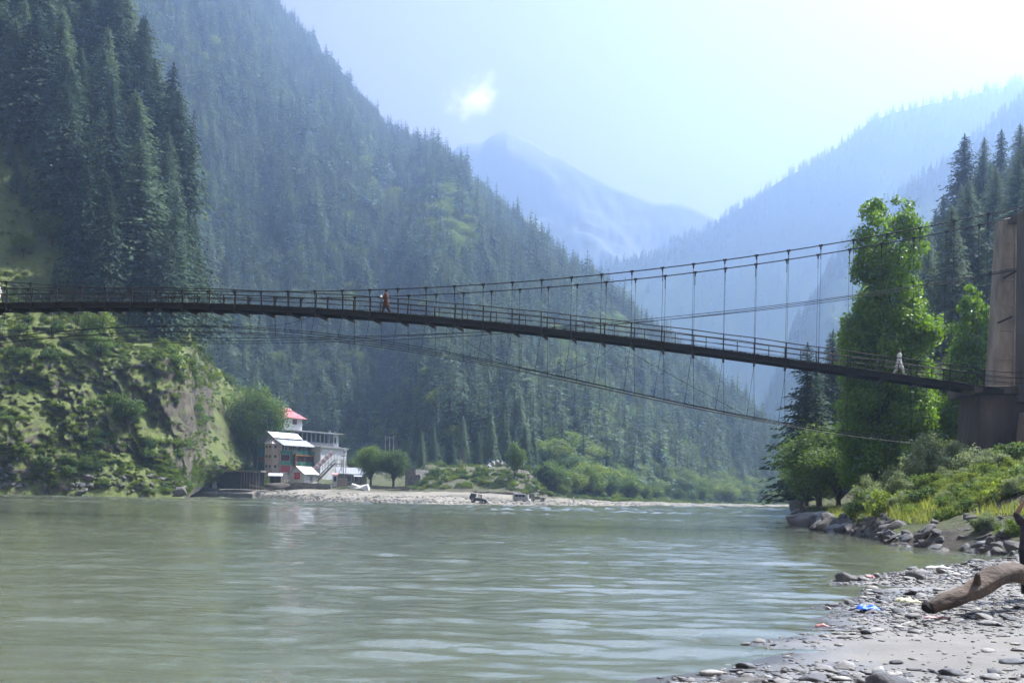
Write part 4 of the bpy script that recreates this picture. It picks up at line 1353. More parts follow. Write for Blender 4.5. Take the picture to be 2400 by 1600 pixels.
def right_bank():
    rng = np.random.default_rng(17)
    def on_bank(px, w):
        return SD.at(np.array([float(px)]), np.array([float(w)]))[0]
    # dark spreading conifer at the river's edge
    b = atz(1885, 132, 1.6)
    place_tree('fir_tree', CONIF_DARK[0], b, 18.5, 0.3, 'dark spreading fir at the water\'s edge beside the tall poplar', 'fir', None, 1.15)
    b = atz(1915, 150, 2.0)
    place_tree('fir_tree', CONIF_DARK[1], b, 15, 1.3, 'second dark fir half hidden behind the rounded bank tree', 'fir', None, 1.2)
    # rounded dark trees under it
    for px, d, z, H, wd, pr, lb in ((1920, 104, 1.2, 8.0, 1.15, 0, 'rounded dark green tree overhanging the river below the fir'), (1965, 100, 1.2, 6.0, 1.3, 2, 'low dark tree filling the gap left of the poplar trunk'), (1890, 118, 1.2, 5.0, 1.3, 2, 'low leafy tree at the tip of the wooded bank'), (2150, 112, 3.5, 12.0, 0.9, 1, 'leafy tree between the two poplars'), (2215, 118, 4.0, 11.0, 1.1, 0, 'shaded tree behind the willow bushes'), (2300, 104, 5.0, 10, 1.1, 0, 'shaded tree behind the bridge pier')):
        crown, trunk = ROUND_DENSE
        r = place_tree('bank_tree', ROUND_DENSE, atz(px, d, z), H, px * 0.1, lb, 'tree', None, wd)
    # willows
    wp = bush_proto(301, M['willow'], nleaf=9000, size=0.042, spread=0.6, up=0.95)
    wp2 = bush_proto(302, M['willow'], nleaf=7000, size=0.05, spread=0.5, up=0.95)
    for px, d, z, s, wd, p, lb in ((2205, 68.5, 3.0, 3.3, 1.15, wp, 'large silvery willow bush beside the bridge pier'), (2140, 70, 2.3, 2.7, 1.1, wp2, 'silvery willow bush right of the poplar trunk'), (2040, 80, 1.4, 2.4, 0.9, wp2, 'small willow bush left of the poplar trunk'), (2262, 70, 3.6, 2.3, 1.2, wp, 'low willow bush against the concrete pier'), (2095, 74, 1.9, 1.8, 1.3, wp, 'low willow bush at the foot of the poplar')):
        place_bush('willow_bush', p, atz(px, d, z), s, px, lb, 'willow', None, wd)
    # weeds and bushes over the slope
    n = 0
    while n < 150:
        px = rng.uniform(1985, 2450); w = rng.uniform(1.0, 2.15)
        if w < 1.3 and rng.random() < .85: continue
        if px < 2100 and w > 1.9: continue
        p = on_bank(px, w)
        k = int(rng.choice([0, 1, 2, 2, 3]))
        s = rng.uniform(0.45, 1.0) * (1.7 if rng.random() < .25 else 1)
        place_bush('weed_clump', (WEED + [wp2])[k], (p[0], p[1], p[2] - 0.05), s, rng.uniform(0, 6.28), 'leafy green weed clump on the sunlit bank below the tower', 'weeds', 'weed clumps on the bank', rng.uniform(0.9, 1.5))
        n += 1
    # grass: fine blades, one mass
    N = 20000
    px = rng.uniform(1940, 2470, N); w = rng.uniform(1.2, 2.3, N)
    P = SD.at(px, w)
    keep = fbm(P * 0.5, 3, 8) > -0.35
    P = P[keep]; N = len(P)
    h = rng.uniform(0.18, 0.5, N)
    a = rng.uniform(0, 6.28, N)
    dx = np.cos(a) * 0.022; dy = np.sin(a) * 0.022
    lean = rng.normal(size=(N, 2)) * 0.14
    v0 = P + np.stack([-dx, -dy, 0 * h - .03], -1); v1 = P + np.stack([dx, dy, 0 * h - .03], -1)
    v2 = P + np.stack([lean[:, 0], lean[:, 1], h], -1)
    me = mesh_np('bank_grass', np.stack([v0, v1, v2], 1).reshape(-1, 3), np.arange(3 * N).reshape(-1, 3))
    me.materials.append(M['grass'])
    tag(link('bank_grass', me), 'bright green grass covering the bank below the tower', 'grass', kind='stuff')
    # wooded hillside behind the tower
    n = 0; tries = 0; spots = []
    while n < 75 and tries < 4000:
        tries += 1
        px = rng.uniform(1880, 2560); w = rng.uniform(3.25, 4.15)
        p = on_bank(px, w)
        if any(math.hypot(p[0] - q[0], p[1] - q[1]) < 6 for q in spots): continue
        spots.append(p)
        k = int(rng.integers(0, 4))
        place_tree('conifer_tree', CONIF_NEAR[k], (p[0], p[1], p[2] - .5), rng.uniform(15, 23), rng.uniform(0, 6.28), 'hazy conifer on the wooded hillside behind the tower', 'conifer', 'conifers behind the tower', rng.uniform(1.25, 1.7))
        n += 1
    for px, py, d, H, lb in ((2255, 600, 255, 27, 'tall conifer standing out left of the pair above the cables'), (2302, 590, 262, 26, 'broad conifer just right of the tallest one above the cables'), (2392, 590, 250, 24, 'tall conifer cut by the photo\'s edge above the tower'), (2208, 650, 250, 18, 'slender conifer at the hillside\'s outer edge above the small poplar')):
        place_tree('conifer_tree', CONIF_DARK[1] if H > 26 else CONIF_NEAR[1], at(px, py, d), H, px, lb, 'conifer', None, 1.5)
    # turquoise tarpaulin and a pale shed roof seen between willow and pier
    t = MB()
    a = at(2252, 1066, 86); b = at(2300, 1072, 86)
    t.add([a, b, b + Vector((0.3, 2.2, 0.5)), a + Vector((0.2, 2.2, 0.7)), a + Vector((-.1, -.5, -.9)), b + Vector((.1, -.6, -1.0)), (a + b) / 2 + Vector((0, 1, .75))],
          [(0, 1, 6), (1, 2, 6), (2, 3, 6), (3, 0, 6), (4, 5, 1, 0)])
    M['tarp_green'] = simple('turquoise_tarp', (0.05, 0.36, 0.27), (0.03, 0.25, 0.2), 2, 0.6, .3)
    o = t.build('tarpaulin', M['tarp_green']); tag(o, 'turquoise tarpaulin glimpsed between willow bush and concrete pier', 'tarpaulin')
    s = o.modifiers.new('solid', 'SOLIDIFY'); s.thickness = 0.03
right_bank()

# ------------------------------------------------------------------ stones, log and litter on the beach
M['stone'] = simple('river_stone', (0.25, 0.232, 0.21), (0.10, 0.094, 0.087), 1.6, 0.7, 0.4, spec=0.35, bscale=7)
M['stone_pale'] = simple('pale_stone', (0.38, 0.355, 0.315), (0.22, 0.205, 0.185), 1.6, 0.75, 0.4, bscale=7)
M['stone_dark'] = simple('dark_slate', (0.13, 0.125, 0.125), (0.055, 0.055, 0.058), 1.6, 0.6, 0.5, bscale=7)
M['rock'] = simple('bank_rock', (0.17, 0.155, 0.14), (0.06, 0.056, 0.053), 0.9, 0.85, 0.7, bscale=3)

def ico(sub=1):
    import bmesh
    bm = bmesh.new()
    bmesh.ops.create_icosphere(bm, subdivisions=sub, radius=1.0)
    v = np.array([q.co for q in bm.verts]); f = np.array([[x.index for x in fc.verts] for fc in bm.faces])
    bm.free()
    return v, f
ICO1 = ico(1); ICO2 = ico(2); ICO3 = ico(3)

def stone_mesh(seed, mat, flat=0.4, base=ICO2, chop=5, rough=0.2, smooth=True):
    """water-worn slab: a ball with a few faces ground flat"""
    rng = np.random.default_rng(seed)
    v = base[0].copy()
    v += unit(v) * (rough * fbm(v * 1.3 + seed * 3.1, 4, seed))[:, None]
    for k in range(chop):
        n = unit(rng.normal(size=3)); h = rng.uniform(0.45, 0.75)
        dd = v @ n
        over = dd > h
        v[over] -= np.outer(dd[over] - h, n) * 0.85
    v *= np.array([1.0, rng.uniform(0.55, 0.9), flat])
    me = mesh_np('river_stone', v, base[1], smooth)
    me.materials.append(mat)
    return me
STONES = [stone_mesh(400 + k, m, fl * .75, ICO2, 8, .25) for k, (m, fl) in enumerate([(M['stone'], .3), (M['stone'], .42), (M['stone_pale'], .3), (M['stone_dark'], .35), (M['stone'], .25), (M['stone_pale'], .4), (M['stone_dark'], .28), (M['stone'], .55), (M['stone'], .33), (M['stone_dark'], .5)])]

def beach_stones():
    rng = np.random.default_rng(23)
    # candidates: uniform over the visible beach
    N = 150000
    P = np.stack([rng.uniform(0.5, 24, N), rng.uniform(8, 44, N)], -1)
    s = signed_dist(P)
    ok = s > -0.2
    P, s = P[ok], s[ok]
    z = beach_z(P)
    px = np.array([to_px((a, b, c)) for (a, b), c in zip(P, z)])
    ok = (px[:, 0] < 2620) & (px[:, 1] < 1760)
    P, s, z, px = P[ok], s[ok], z[ok], px[ok]
    q = np.stack([P[:, 0], P[:, 1], 0 * s], -1)
    dens = fbm(q * 0.45, 3, 55)
    # a smooth sandy band crosses the beach; stones gather on both sides of it
    band = np.exp(-((px[:, 1] - (1530 - (px[:, 0] - 2000) * 0.10)) / 25) ** 2) * (px[:, 0] > 1780)
    bandw = np.clip(1 - 1.1 * band, 0, 1)
    prob = np.clip(0.55 + 0.6 * dens, 0.08, 1) * (0.2 + 0.8 * bandw) * np.where(s < 0, 0.2, 1)
    keep = rng.random(len(P)) < prob
    P, s, z, px = P[keep], s[keep], z[keep], px[keep]
    r = np.exp(rng.normal(size=len(P)) * 0.55) * 0.031
    r = np.clip(r, 0.012, 0.18)
    r *= np.interp(P[:, 1], [10, 16, 40], [1.0, 1.05, 1.5])
    size = r / P[:, 1]
    order = np.argsort(-size)
    chosen = []
    for i in order:
        if px[i, 0] > 2400 or px[i, 1] > 1605 or px[i, 0] < 1540: continue
        if all((P[i, 0] - P[j, 0]) ** 2 + (P[i, 1] - P[j, 1]) ** 2 > (0.8 * (r[i] + r[j])) ** 2 for j in chosen):
            chosen.append(i)
        if len(chosen) >= 262: break
    for i in chosen:
        k = int(rng.choice(10, p=[.14, .12, .1, .1, .12, .06, .1, .08, .1, .08]))
        o = link('river_stone', STONES[k], None, (P[i, 0], P[i, 1], z[i] + r[i] * 0.12))
        o.rotation_euler = (rng.normal() * .16, rng.normal() * .16, rng.normal() * .7)
        o.scale = (r[i] * 1.1,) * 3
        x, y = px[i]
        if s[i] < 0.05: lb = 'flat stone lying in the shallows along the pebble beach'
        elif y < 1400: lb = 'flat grey stone on the far pebble spit beyond the cove'
        elif y > 1545: lb = 'flat grey stone on the bottom-edge strip of the beach below the sand'
        elif x > 2150: lb = 'flat grey stone beside or below the driftwood log'
        else: lb = 'flat grey stone on the middle of the beach between cove and sand'
        tag(o, lb, 'stone', 'flat stones on the pebble beach')
    rest = np.ones(len(P), bool); rest[chosen] = False
    P, z, r = P[rest], z[rest], r[rest] * 0.8
    # drop those hidden under neighbours: cap the count
    if len(P) > 44000:
        sel = rng.choice(len(P), 44000, False); P, z, r = P[sel], z[sel], r[sel]
    n = len(P)
    bv, bf = ICO1
    v = np.repeat(bv[None], n, 0)
    v = v * (1 + 0.22 * rng.normal(size=(n, len(bv), 1)))
    sc = np.stack([r, r * rng.uniform(.5, .95, n), r * rng.uniform(.18, .42, n)], -1)
    v = v * sc[:, None]
    a = rng.normal(size=n) * 0.9
    ca, sa = np.cos(a)[:, None], np.sin(a)[:, None]
    x = v[..., 0] * ca - v[..., 1] * sa; y = v[..., 0] * sa + v[..., 1] * ca
    tz = rng.normal(size=(n, 1)) * 0.18
    v = np.stack([x, y, v[..., 2] + x * tz], -1) + np.stack([P[:, 0], P[:, 1], z + r * .1], -1)[:, None]
    f = (bf[None] + (np.arange(n) * len(bv))[:, None, None]).reshape(-1, 3)
    me = mesh_np('pebbles', v.reshape(-1, 3), f)
    for m in (M['stone'], M['stone_pale'], M['stone_dark']): me.materials.append(m)
    mi = np.repeat(rng.choice([0, 1, 2], n, p=[.55, .2, .25]), len(bf)).astype(np.int32)
    me.polygons.foreach_set('material_index', mi)
    tag(link('pebbles', me), 'grey pebbles and slate chips covering the beach', 'pebbles', kind='stuff')
beach_stones()

def one_stone(px, py, r, flat, mat, label, seed, name='boulder', rz=0.0, asp=1.0, zoff=0.0, base=ICO3):
    p = ground_at(px, py, 0.12)
    zz = beach_z(np.array([[p.x, p.y]]))[0]
    me = stone_mesh(seed, mat, flat, base, 10, .3)
    o = link(name, me, None, (p.x, p.y, max(zz, -0.1) + zoff))
    o.scale = (r * asp, r, r); o.rotation_euler = (0, 0, rz)
    tag(o, label, 'boulder')
    return o
one_stone(1986, 1352, 0.34, 0.62, M['rock'], 'rounded grey boulder at the tip of the pebble spit', 501, asp=1.1, zoff=.05)
one_stone(2142, 1356, 0.24, 0.8, M['rock'], 'brownish boulder sitting among pebbles left of the driftwood', 502, zoff=.05)
one_stone(1622, 1588, 0.2, 0.3, M['stone_dark'], 'dark wet slab lying in the shallows at the bottom of the photo', 503, asp=1.3)
one_stone(1636, 1566, 0.15, 0.25, M['stone_dark'], 'thin dark slab breaking the water surface off the beach', 504, asp=1.6)
one_stone(1742, 1574, 0.22, 0.3, M['rock'], 'long grey slab stone at the water\'s edge', 505, asp=1.5, rz=.2)
one_stone(1905, 1578, 0.2, 0.6, M['stone_dark'], 'blocky dark stone on the sand below the puddle', 506)
one_stone(2072, 1588, 0.24, 0.6, M['stone_dark'], 'humped dark stone among pale slabs at the bottom edge', 507)

def driftwood():
    p0 = ground_at(2182, 1436, 0.22)
    pts = [(2180, 1424, 17.3), (2205, 1412, 17.35), (2240, 1398, 17.5), (2290, 1376, 17.8), (2330, 1352, 18.1), (2370, 1342, 18.5), (2410, 1349, 18.9), (2470, 1362, 19.4), (2560, 1385, 20.0)]
    rad = [0.11, 0.125, 0.135, 0.155, 0.18, 0.16, 0.16, 0.155, 0.15]
    W = [at(*p) for p in pts]
    # smooth it
    T = np.linspace(0, len(W) - 1, 46)
    arr = np.array([tuple(w) for w in W])
    S = np.stack([np.interp(T, range(len(W)), arr[:, k]) for k in range(3)], -1)
    rr = np.interp(T, range(len(W)), rad)
    ker = np.array([1, 2, 3, 2, 1]) / 9
    for k in range(3):
        S[2:-2, k] = np.convolve(S[:, k], ker, 'valid')
    rng = np.random.default_rng(9)
    t = thing('driftwood_log', 'thick barkless driftwood log lying across the pebble beach', 'log', tuple(W[0]))
    O = tuple(W[0])
    mb = MB().tube([tuple(q) for q in S], list(rr), 20)
    v = np.array(mb.v)
    n1 = fbm(v * np.array([2.2, 2.2, 5.0]), 4, 12)
    ring = np.repeat(np.arange(46), 20)
    c = S[ring]
    v = c + (v - c) * (1 + 0.24 * n1 + 0.07 * np.sin(np.tile(np.arange(20), 46) * 1.9 + ring * .13))[:, None]
    mb.v = [tuple(q) for q in v]
    M['driftwood'] = simple('driftwood', (0.16, 0.115, 0.082), (0.05, 0.036, 0.027), 1.2, 0.85, 0.8, stretch=(0.6, 2.5, 2.5), bscale=6)
    mb.build('stem', M['driftwood'], t, True, O)
    M['charred'] = simple('rotten_end', (0.05, 0.038, 0.03), (0.02, 0.016, 0.013), 6, 0.95, 1.0)
    e = stone_mesh(611, M['charred'], .95, ICO2, 9, .7, False)
    o = link('broken_end', e, t, (-0.02, -0.01, -0.01)); o.scale = (.14, .12, .12)
    # short branch stub
    s = S[17]
    MB().tube([tuple(s), (s[0] - .12, s[1] - .3, s[2] + .22)], [.08, .035], 8).build('branch_stub', M['driftwood'], t, True, O)
driftwood()

def sheet(name, px, py, w, h, mat, label, cat, seed, z=0.2, ang=0.0, crumple=.35):
    """crumpled sheet of plastic lying on the stones"""
    p = ground_at(px, py, z)
    rng = np.random.default_rng(seed)
    n = 13
    g = np.stack(np.meshgrid(np.linspace(-.5, .5, n), np.linspace(-.5, .5, n)), -1).reshape(-1, 2)
    q = np.stack([g[:, 0], g[:, 1], 0 * g[:, 0]], -1)
    zz = (fbm(q * 5 + seed, 4, seed) * .5 + .4) * crumple * min(w, h)
    edge = np.clip((0.5 - np.abs(g).max(1)) * 6, 0, 1)
    x = g[:, 0] * w * (1 + .25 * fbm(q * 3, 2, seed + 3)); y = g[:, 1] * h * (1 + .3 * fbm(q * 3 + 5, 2, seed + 4))
    v = np.stack([x * math.cos(ang) - y * math.sin(ang), x * math.sin(ang) + y * math.cos(ang), zz * (.3 + .7 * edge) + .02], -1)
    idx = np.arange(n * n).reshape(n, n)
    f = np.stack([idx[:-1, :-1], idx[:-1, 1:], idx[1:, 1:], idx[1:, :-1]], -1).reshape(-1, 4)
    me = mesh_np(name, v, f, False); me.materials.append(mat)
    zb = beach_z(np.array([[p.x, p.y]]))[0]
    o = link(name, me, None, (p.x, p.y, zb + .02))
    m = o.modifiers.new('solid', 'SOLIDIFY'); m.thickness = .006
    return tag(o, label, cat)
M['blue_plastic'] = simple('blue_plastic', (0.02, 0.14, 0.75), (0.01, 0.08, 0.45), 6, 0.35, .2)
M['cream_cloth'] = simple('cream_cloth', (0.62, 0.58, 0.36), (0.5, 0.46, 0.28), 4, 0.8, .2)
M['white_foam'] = simple('white_foam', (0.75, 0.75, 0.73), (0.6, 0.6, 0.58), 4, 0.7, .1)
M['pink_plastic'] = simple('pink_plastic', (0.5, 0.24, 0.24), (0.4, 0.16, 0.17), 6, 0.5, .1)
sheet('plastic_bag', 2032, 1408, .36, .26, M['blue_plastic'], 'crumpled bright blue plastic bag at the cove\'s edge', 'plastic bag', 1, ang=.3, crumple=.35)
sheet('cloth_scrap', 2124, 1398, .4, .3, M['cream_cloth'], 'pale cream cloth scrap on the pebbles left of the driftwood', 'cloth', 2, ang=.2, crumple=.4)
sheet('foam_sheet', 2200, 1327, .75, .3, M['white_foam'], 'white foam sheet lying at the far edge of the pebble spit', 'litter', 3, z=.1, crumple=.2)
sheet('plastic_scrap', 2038, 1349, .2, .16, M['pink_plastic'], 'faded pink plastic scrap beside the rounded boulder', 'litter', 4, z=.1, crumple=.5)
sheet('plastic_scrap', 2196, 1432, .34, .1, M['pink_plastic'], 'red plastic strip under the broken end of the driftwood', 'litter', 5, crumple=.3)
sheet('plastic_scrap', 1927, 1462, .2, .14, M['pink_plastic'], 'small pink plastic scrap on the pebbles near the water', 'litter', 6, z=.1, crumple=.5)

# ---- rocks along the river edges
def edge_rocks():
    rng = np.random.default_rng(33)
    RK = [stone_mesh(700 + k, M['rock'] if k % 3 else M['stone_dark'], .75, ICO3, 12, .4, False) for k in range(7)]
    def put(p, s, label, group, name='bank_rock', k=None):
        o = link(name, RK[int(rng.integers(0, 7))], None, p)
        o.scale = (s * rng.uniform(.9, 1.5), s * rng.uniform(.8, 1.2), s * rng.uniform(.6, 1.1))
        o.rotation_euler = (rng.normal() * .3, rng.normal() * .3, rng.uniform(0, 6.28))
        tag(o, label, 'rock', group)
    for k in range(110):
        px = rng.uniform(1990, 2400)
        p = SD.at(np.array([px]), np.array([rng.uniform(0.35, 1.2)]))[0]
        put(p, rng.uniform(.14, .45), 'dark rock along the water\'s edge below the grassy bank', 'rocks below the grassy bank')
    for k in range(26):
        px = rng.uniform(1866, 1990)
        p = SD.at(np.array([px]), np.array([rng.uniform(0.4, 1.1)]))[0]
        put(p, rng.uniform(.5, 1.3), 'dark boulder at the river edge beneath the overhanging trees', 'boulders beneath the overhanging trees')
    for k in range(80):
        px = rng.uniform(-20, 432)
        p = SB.at(np.array([px]), np.array([rng.uniform(0.12, 0.5)]))[0]
        put(p, rng.uniform(.3, 1.15), 'grey rock at the waterline under the cliff', 'rocks under the cliff')
    b = at(425, 1125, 250)
    # leaning slab rock at the cliff's foot
    o = link('slab_rock', stone_mesh(751, M['rock'], 1.1, ICO3, 14, .5, False), None, at(420, 1152, 250)); o.scale = (1.9, 1.5, 1.5); o.rotation_euler = (.1, -.35, .3)
    tag(o, 'dark layered rock slab leaning at the foot of the cliff', 'rock')
    for px, py, d, s, lb in ((1895, 1222, 90, 2.0, 'big dark boulder jutting into the river below the rounded tree'), (1945, 1238, 76, 1.6, 'long low boulder next to the jutting one'), (2105, 1244, 56, 0.8, 'large brown boulder half sunk in the bank by the white drift')):
        p = at(px, py, d)
        o = link('boulder', stone_mesh(int(px), M['rock'], .55, ICO3, 16, .7, False), None, p); o.scale = (s * 1.4, s, s); tag(o, lb, 'boulder')
    # pale rubble by the road and cobbles on the bar
    for k in range(34):
        px = rng.uniform(1140, 1195); py = rng.uniform(1068, 1098)
        p = SCb.at(np.array([px]), np.array([np.interp(py, [1068, 1098], [3.9, 3.1])]))[0]
        o = link('rubble_block', STONES[[2, 5][k % 2]], None, (p[0], p[1], p[2] + rng.uniform(0, 2.2) * (1 - abs(px - 1170) / 30)))
        s = rng.uniform(.4, 1.1); o.scale = (s, s, s * 2.2); o.rotation_euler = tuple(rng.uniform(0, 6, 3))
        tag(o, 'pale quarried block in the rockfall beside the road', 'rock', 'pale blocks of the rockfall')
    N = 4500
    px = rng.uniform(560, 1880, N); w = rng.uniform(0.25, 1.6, N)
    P = SCb.at(px, w)
    keep = rng.random(N) < np.where((px < 1000) & (w < 1.1), 1.0, 0.35)
    P = P[keep]; n = len(P)
    bv, bf = ICO1
    v = bv[None] * (1 + .25 * rng.normal(size=(n, len(bv), 1)))
    r = rng.uniform(.1, .34, n)
    v = v * np.stack([r * 1.3, r, r * .6], -1)[:, None] + P[:, None]
    me = mesh_np('cobbles', v.reshape(-1, 3), (bf[None] + (np.arange(n) * len(bv))[:, None, None]).reshape(-1, 3))
    for m in (M['stone'], M['rock']): me.materials.append(m)
    me.polygons.foreach_set('material_index', np.repeat(rng.integers(0, 2, n), len(bf)).astype(np.int32))
    tag(link('cobbles', me), 'pale cobbles strewn over the far gravel bar', 'cobbles', kind='stuff')
edge_rocks()

# ------------------------------------------------------------------ riverside hamlet
M['plaster_pink'] = simple('pinkish_plaster', (0.50, 0.40, 0.35), (0.36, 0.285, 0.25), 0.8, 0.9, .2)
M['plaster_white'] = simple('white_plaster', (0.68, 0.67, 0.64), (0.52, 0.51, 0.49), 0.7, 0.9, .2)
M['plaster_grey'] = simple('grey_plaster', (0.34, 0.34, 0.34), (0.24, 0.24, 0.24), 0.7, 0.9, .2)
M['pale_concrete'] = simple('pale_concrete', (0.40, 0.39, 0.37), (0.26, 0.25, 0.24), 0.6, 0.9, .3)
M['green_paint'] = simple('green_paint', (0.06, 0.24, 0.15), (0.035, 0.16, 0.10), 1.2, 0.7)
M['teal_paint'] = simple('teal_paint', (0.035, 0.12, 0.13), (0.02, 0.07, 0.08), 1.2, 0.8)
M['orange_paint'] = simple('orange_paint', (0.60, 0.22, 0.02), (0.45, 0.15, 0.015), 1.2, 0.7)
M['red_paint'] = simple('red_paint', (0.36, 0.055, 0.045), (0.24, 0.035, 0.03), 1.2, 0.7)
M['sign_red'] = simple('red_sign', (0.55, 0.03, 0.045), (0.42, 0.02, 0.03), 2, 0.6)
M['tin'] = simple('tin_roof', (0.62, 0.64, 0.66), (0.42, 0.43, 0.45), 0.7, 0.45, .1, metal=.25, spec=.5, stretch=(3, .4, 1))
M['tin_grey'] = simple('grey_tin_roof', (0.36, 0.37, 0.39), (0.24, 0.245, 0.26), 0.7, 0.55, .1, metal=.2, stretch=(3, .4, 1))
M['roof_red'] = simple('red_roof', (0.50, 0.085, 0.10), (0.36, 0.06, 0.07), 0.8, 0.6, .1, stretch=(3, .4, 1))
M['roof_pink'] = simple('faded_pink_tin', (0.70, 0.50, 0.46), (0.55, 0.36, 0.33), 0.8, 0.6, .1)
M['glass'] = simple('dark_window', (0.03, 0.035, 0.04), (0.015, 0.018, 0.02), 1, 0.12, spec=.6)
M['shade'] = simple('painted_room_shade', (0.10, 0.095, 0.09), (0.06, 0.057, 0.055), 1, 0.9)  # shade of open rooms and galleries, put into a dark wall colour
M['timber'] = simple('grey_timber', (0.28, 0.235, 0.185), (0.14, 0.115, 0.09), 1.2, 0.9, .4, stretch=(1, 1, .3))
M['timber_green'] = simple('mossy_green_timber', (0.30, 0.32, 0.20), (0.2, 0.21, 0.13), 1.2, 0.85)
M['canvas'] = simple('white_canvas', (0.72, 0.70, 0.66), (0.55, 0.53, 0.5), 0.6, 0.85, .3)
M['canvas_pink'] = simple('pink_canvas', (0.66, 0.34, 0.32), (0.52, 0.24, 0.23), 0.6, 0.85, .3)
M['white_paint'] = simple('white_paint', (0.75, 0.75, 0.73), (0.62, 0.62, 0.6), 1, 0.6)

def drystone(name, c1, c2, mortar, sc):
    m, n, l, out = new_mat(name)
    b = n.new('ShaderNodeBsdfPrincipled'); b.inputs['Roughness'].default_value = .95
    l.new(b.outputs[0], out.inputs[0])
    tc = n.new('ShaderNodeTexCoord')
    mp = n.new('ShaderNodeMapping'); mp.inputs['Scale'].default_value = (1, 1, 1.8)
    l.new(tc.outputs['Object'], mp.inputs['Vector'])
    v = n.new('ShaderNodeTexVoronoi'); v.inputs['Scale'].default_value = sc
    l.new(mp.outputs[0], v.inputs['Vector'])
    v2 = n.new('ShaderNodeTexVoronoi'); v2.feature = 'DISTANCE_TO_EDGE'; v2.inputs['Scale'].default_value = sc
    l.new(mp.outputs[0], v2.inputs['Vector'])
    r = ramp(n, [(0.0, c2), (1.0, c1)]); l.new(v.outputs['Color'], r.inputs[0])
    mr = n.new('ShaderNodeMapRange'); mr.inputs['From Max'].default_value = .12; l.new(v2.outputs['Distance'], mr.inputs['Value'])
    mx = n.new('ShaderNodeMix'); mx.data_type = 'RGBA'; l.new(mr.outputs[0], mx.inputs['Factor'])
    mx.inputs['A'].default_value = (*mortar, 1); l.new(r.outputs[0], mx.inputs['B'])
    l.new(mx.outputs['Result'], b.inputs['Base Color'])
    bpn = n.new('ShaderNodeBump'); bpn.inputs['Distance'].default_value = .1
    l.new(mr.outputs[0], bpn.inputs['Height']); l.new(bpn.outputs[0], b.inputs['Normal'])
    return m
M['drystone'] = drystone('dry_stone', (0.36, 0.33, 0.29), (0.17, 0.155, 0.14), (0.05, 0.045, 0.04), 1.6)

def window(parent, face, u, z, w, h, frame, pane='glass', bars=1, dep=0.0):
    """window on a wall of its building; face 'y' = long front (normal -y, u = x), 'x' = gable (normal -x, u = y)"""
    def B(mb, u0, u1, z0, z1, t0, t1):
        if face == 'y': mb.box(u0, u1, dep - t1, dep - t0, z0, z1)
        elif face == 'x': mb.box(dep - t1, dep - t0, u0, u1, z0, z1)
        else: mb.box(dep + t0, dep + t1, u0, u1, z0, z1)
        return mb
    fr = MB(); t = 0.09
    B(fr, u - w / 2, u + w / 2, z, z + t, .02, .10); B(fr, u - w / 2, u + w / 2, z + h - t, z + h, .02, .10)
    B(fr, u - w / 2, u - w / 2 + t, z + t, z + h - t, .02, .10); B(fr, u + w / 2 - t, u + w / 2, z + t, z + h - t, .02, .10)
    for k in range(bars):
        x = u - w / 2 + w * (k + 1) / (bars + 1)
        B(fr, x - .035, x + .035, z + t, z + h - t, .02, .09)
    o = fr.build('window', frame, parent)
    p = MB(); B(p, u - w / 2 + .03, u + w / 2 - .03, z + .03, z + h - .03, .004, .035)
    p.build('pane', M[pane], o)
    return o

def roof_slab(parent, name, mat, x0, x1, y0, z0, y1, z1, t=.1, ribs=True):
    o = MB().quad((x0, y0, z0), (x1, y0, z0), (x1, y1, z1), (x0, y1, z1), t).build(name, mat, parent)
    if ribs:
        mb = MB(); n = max(3, int((x1 - x0) / .9))
        for k in range(n + 1):
            x = x0 + (x1 - x0) * k / n
            mb.bar((x, y0, z0 + .025), (x, y1, z1 + .025), .06, .06)
        mb.build('standing_seam', mat, o)
    return o

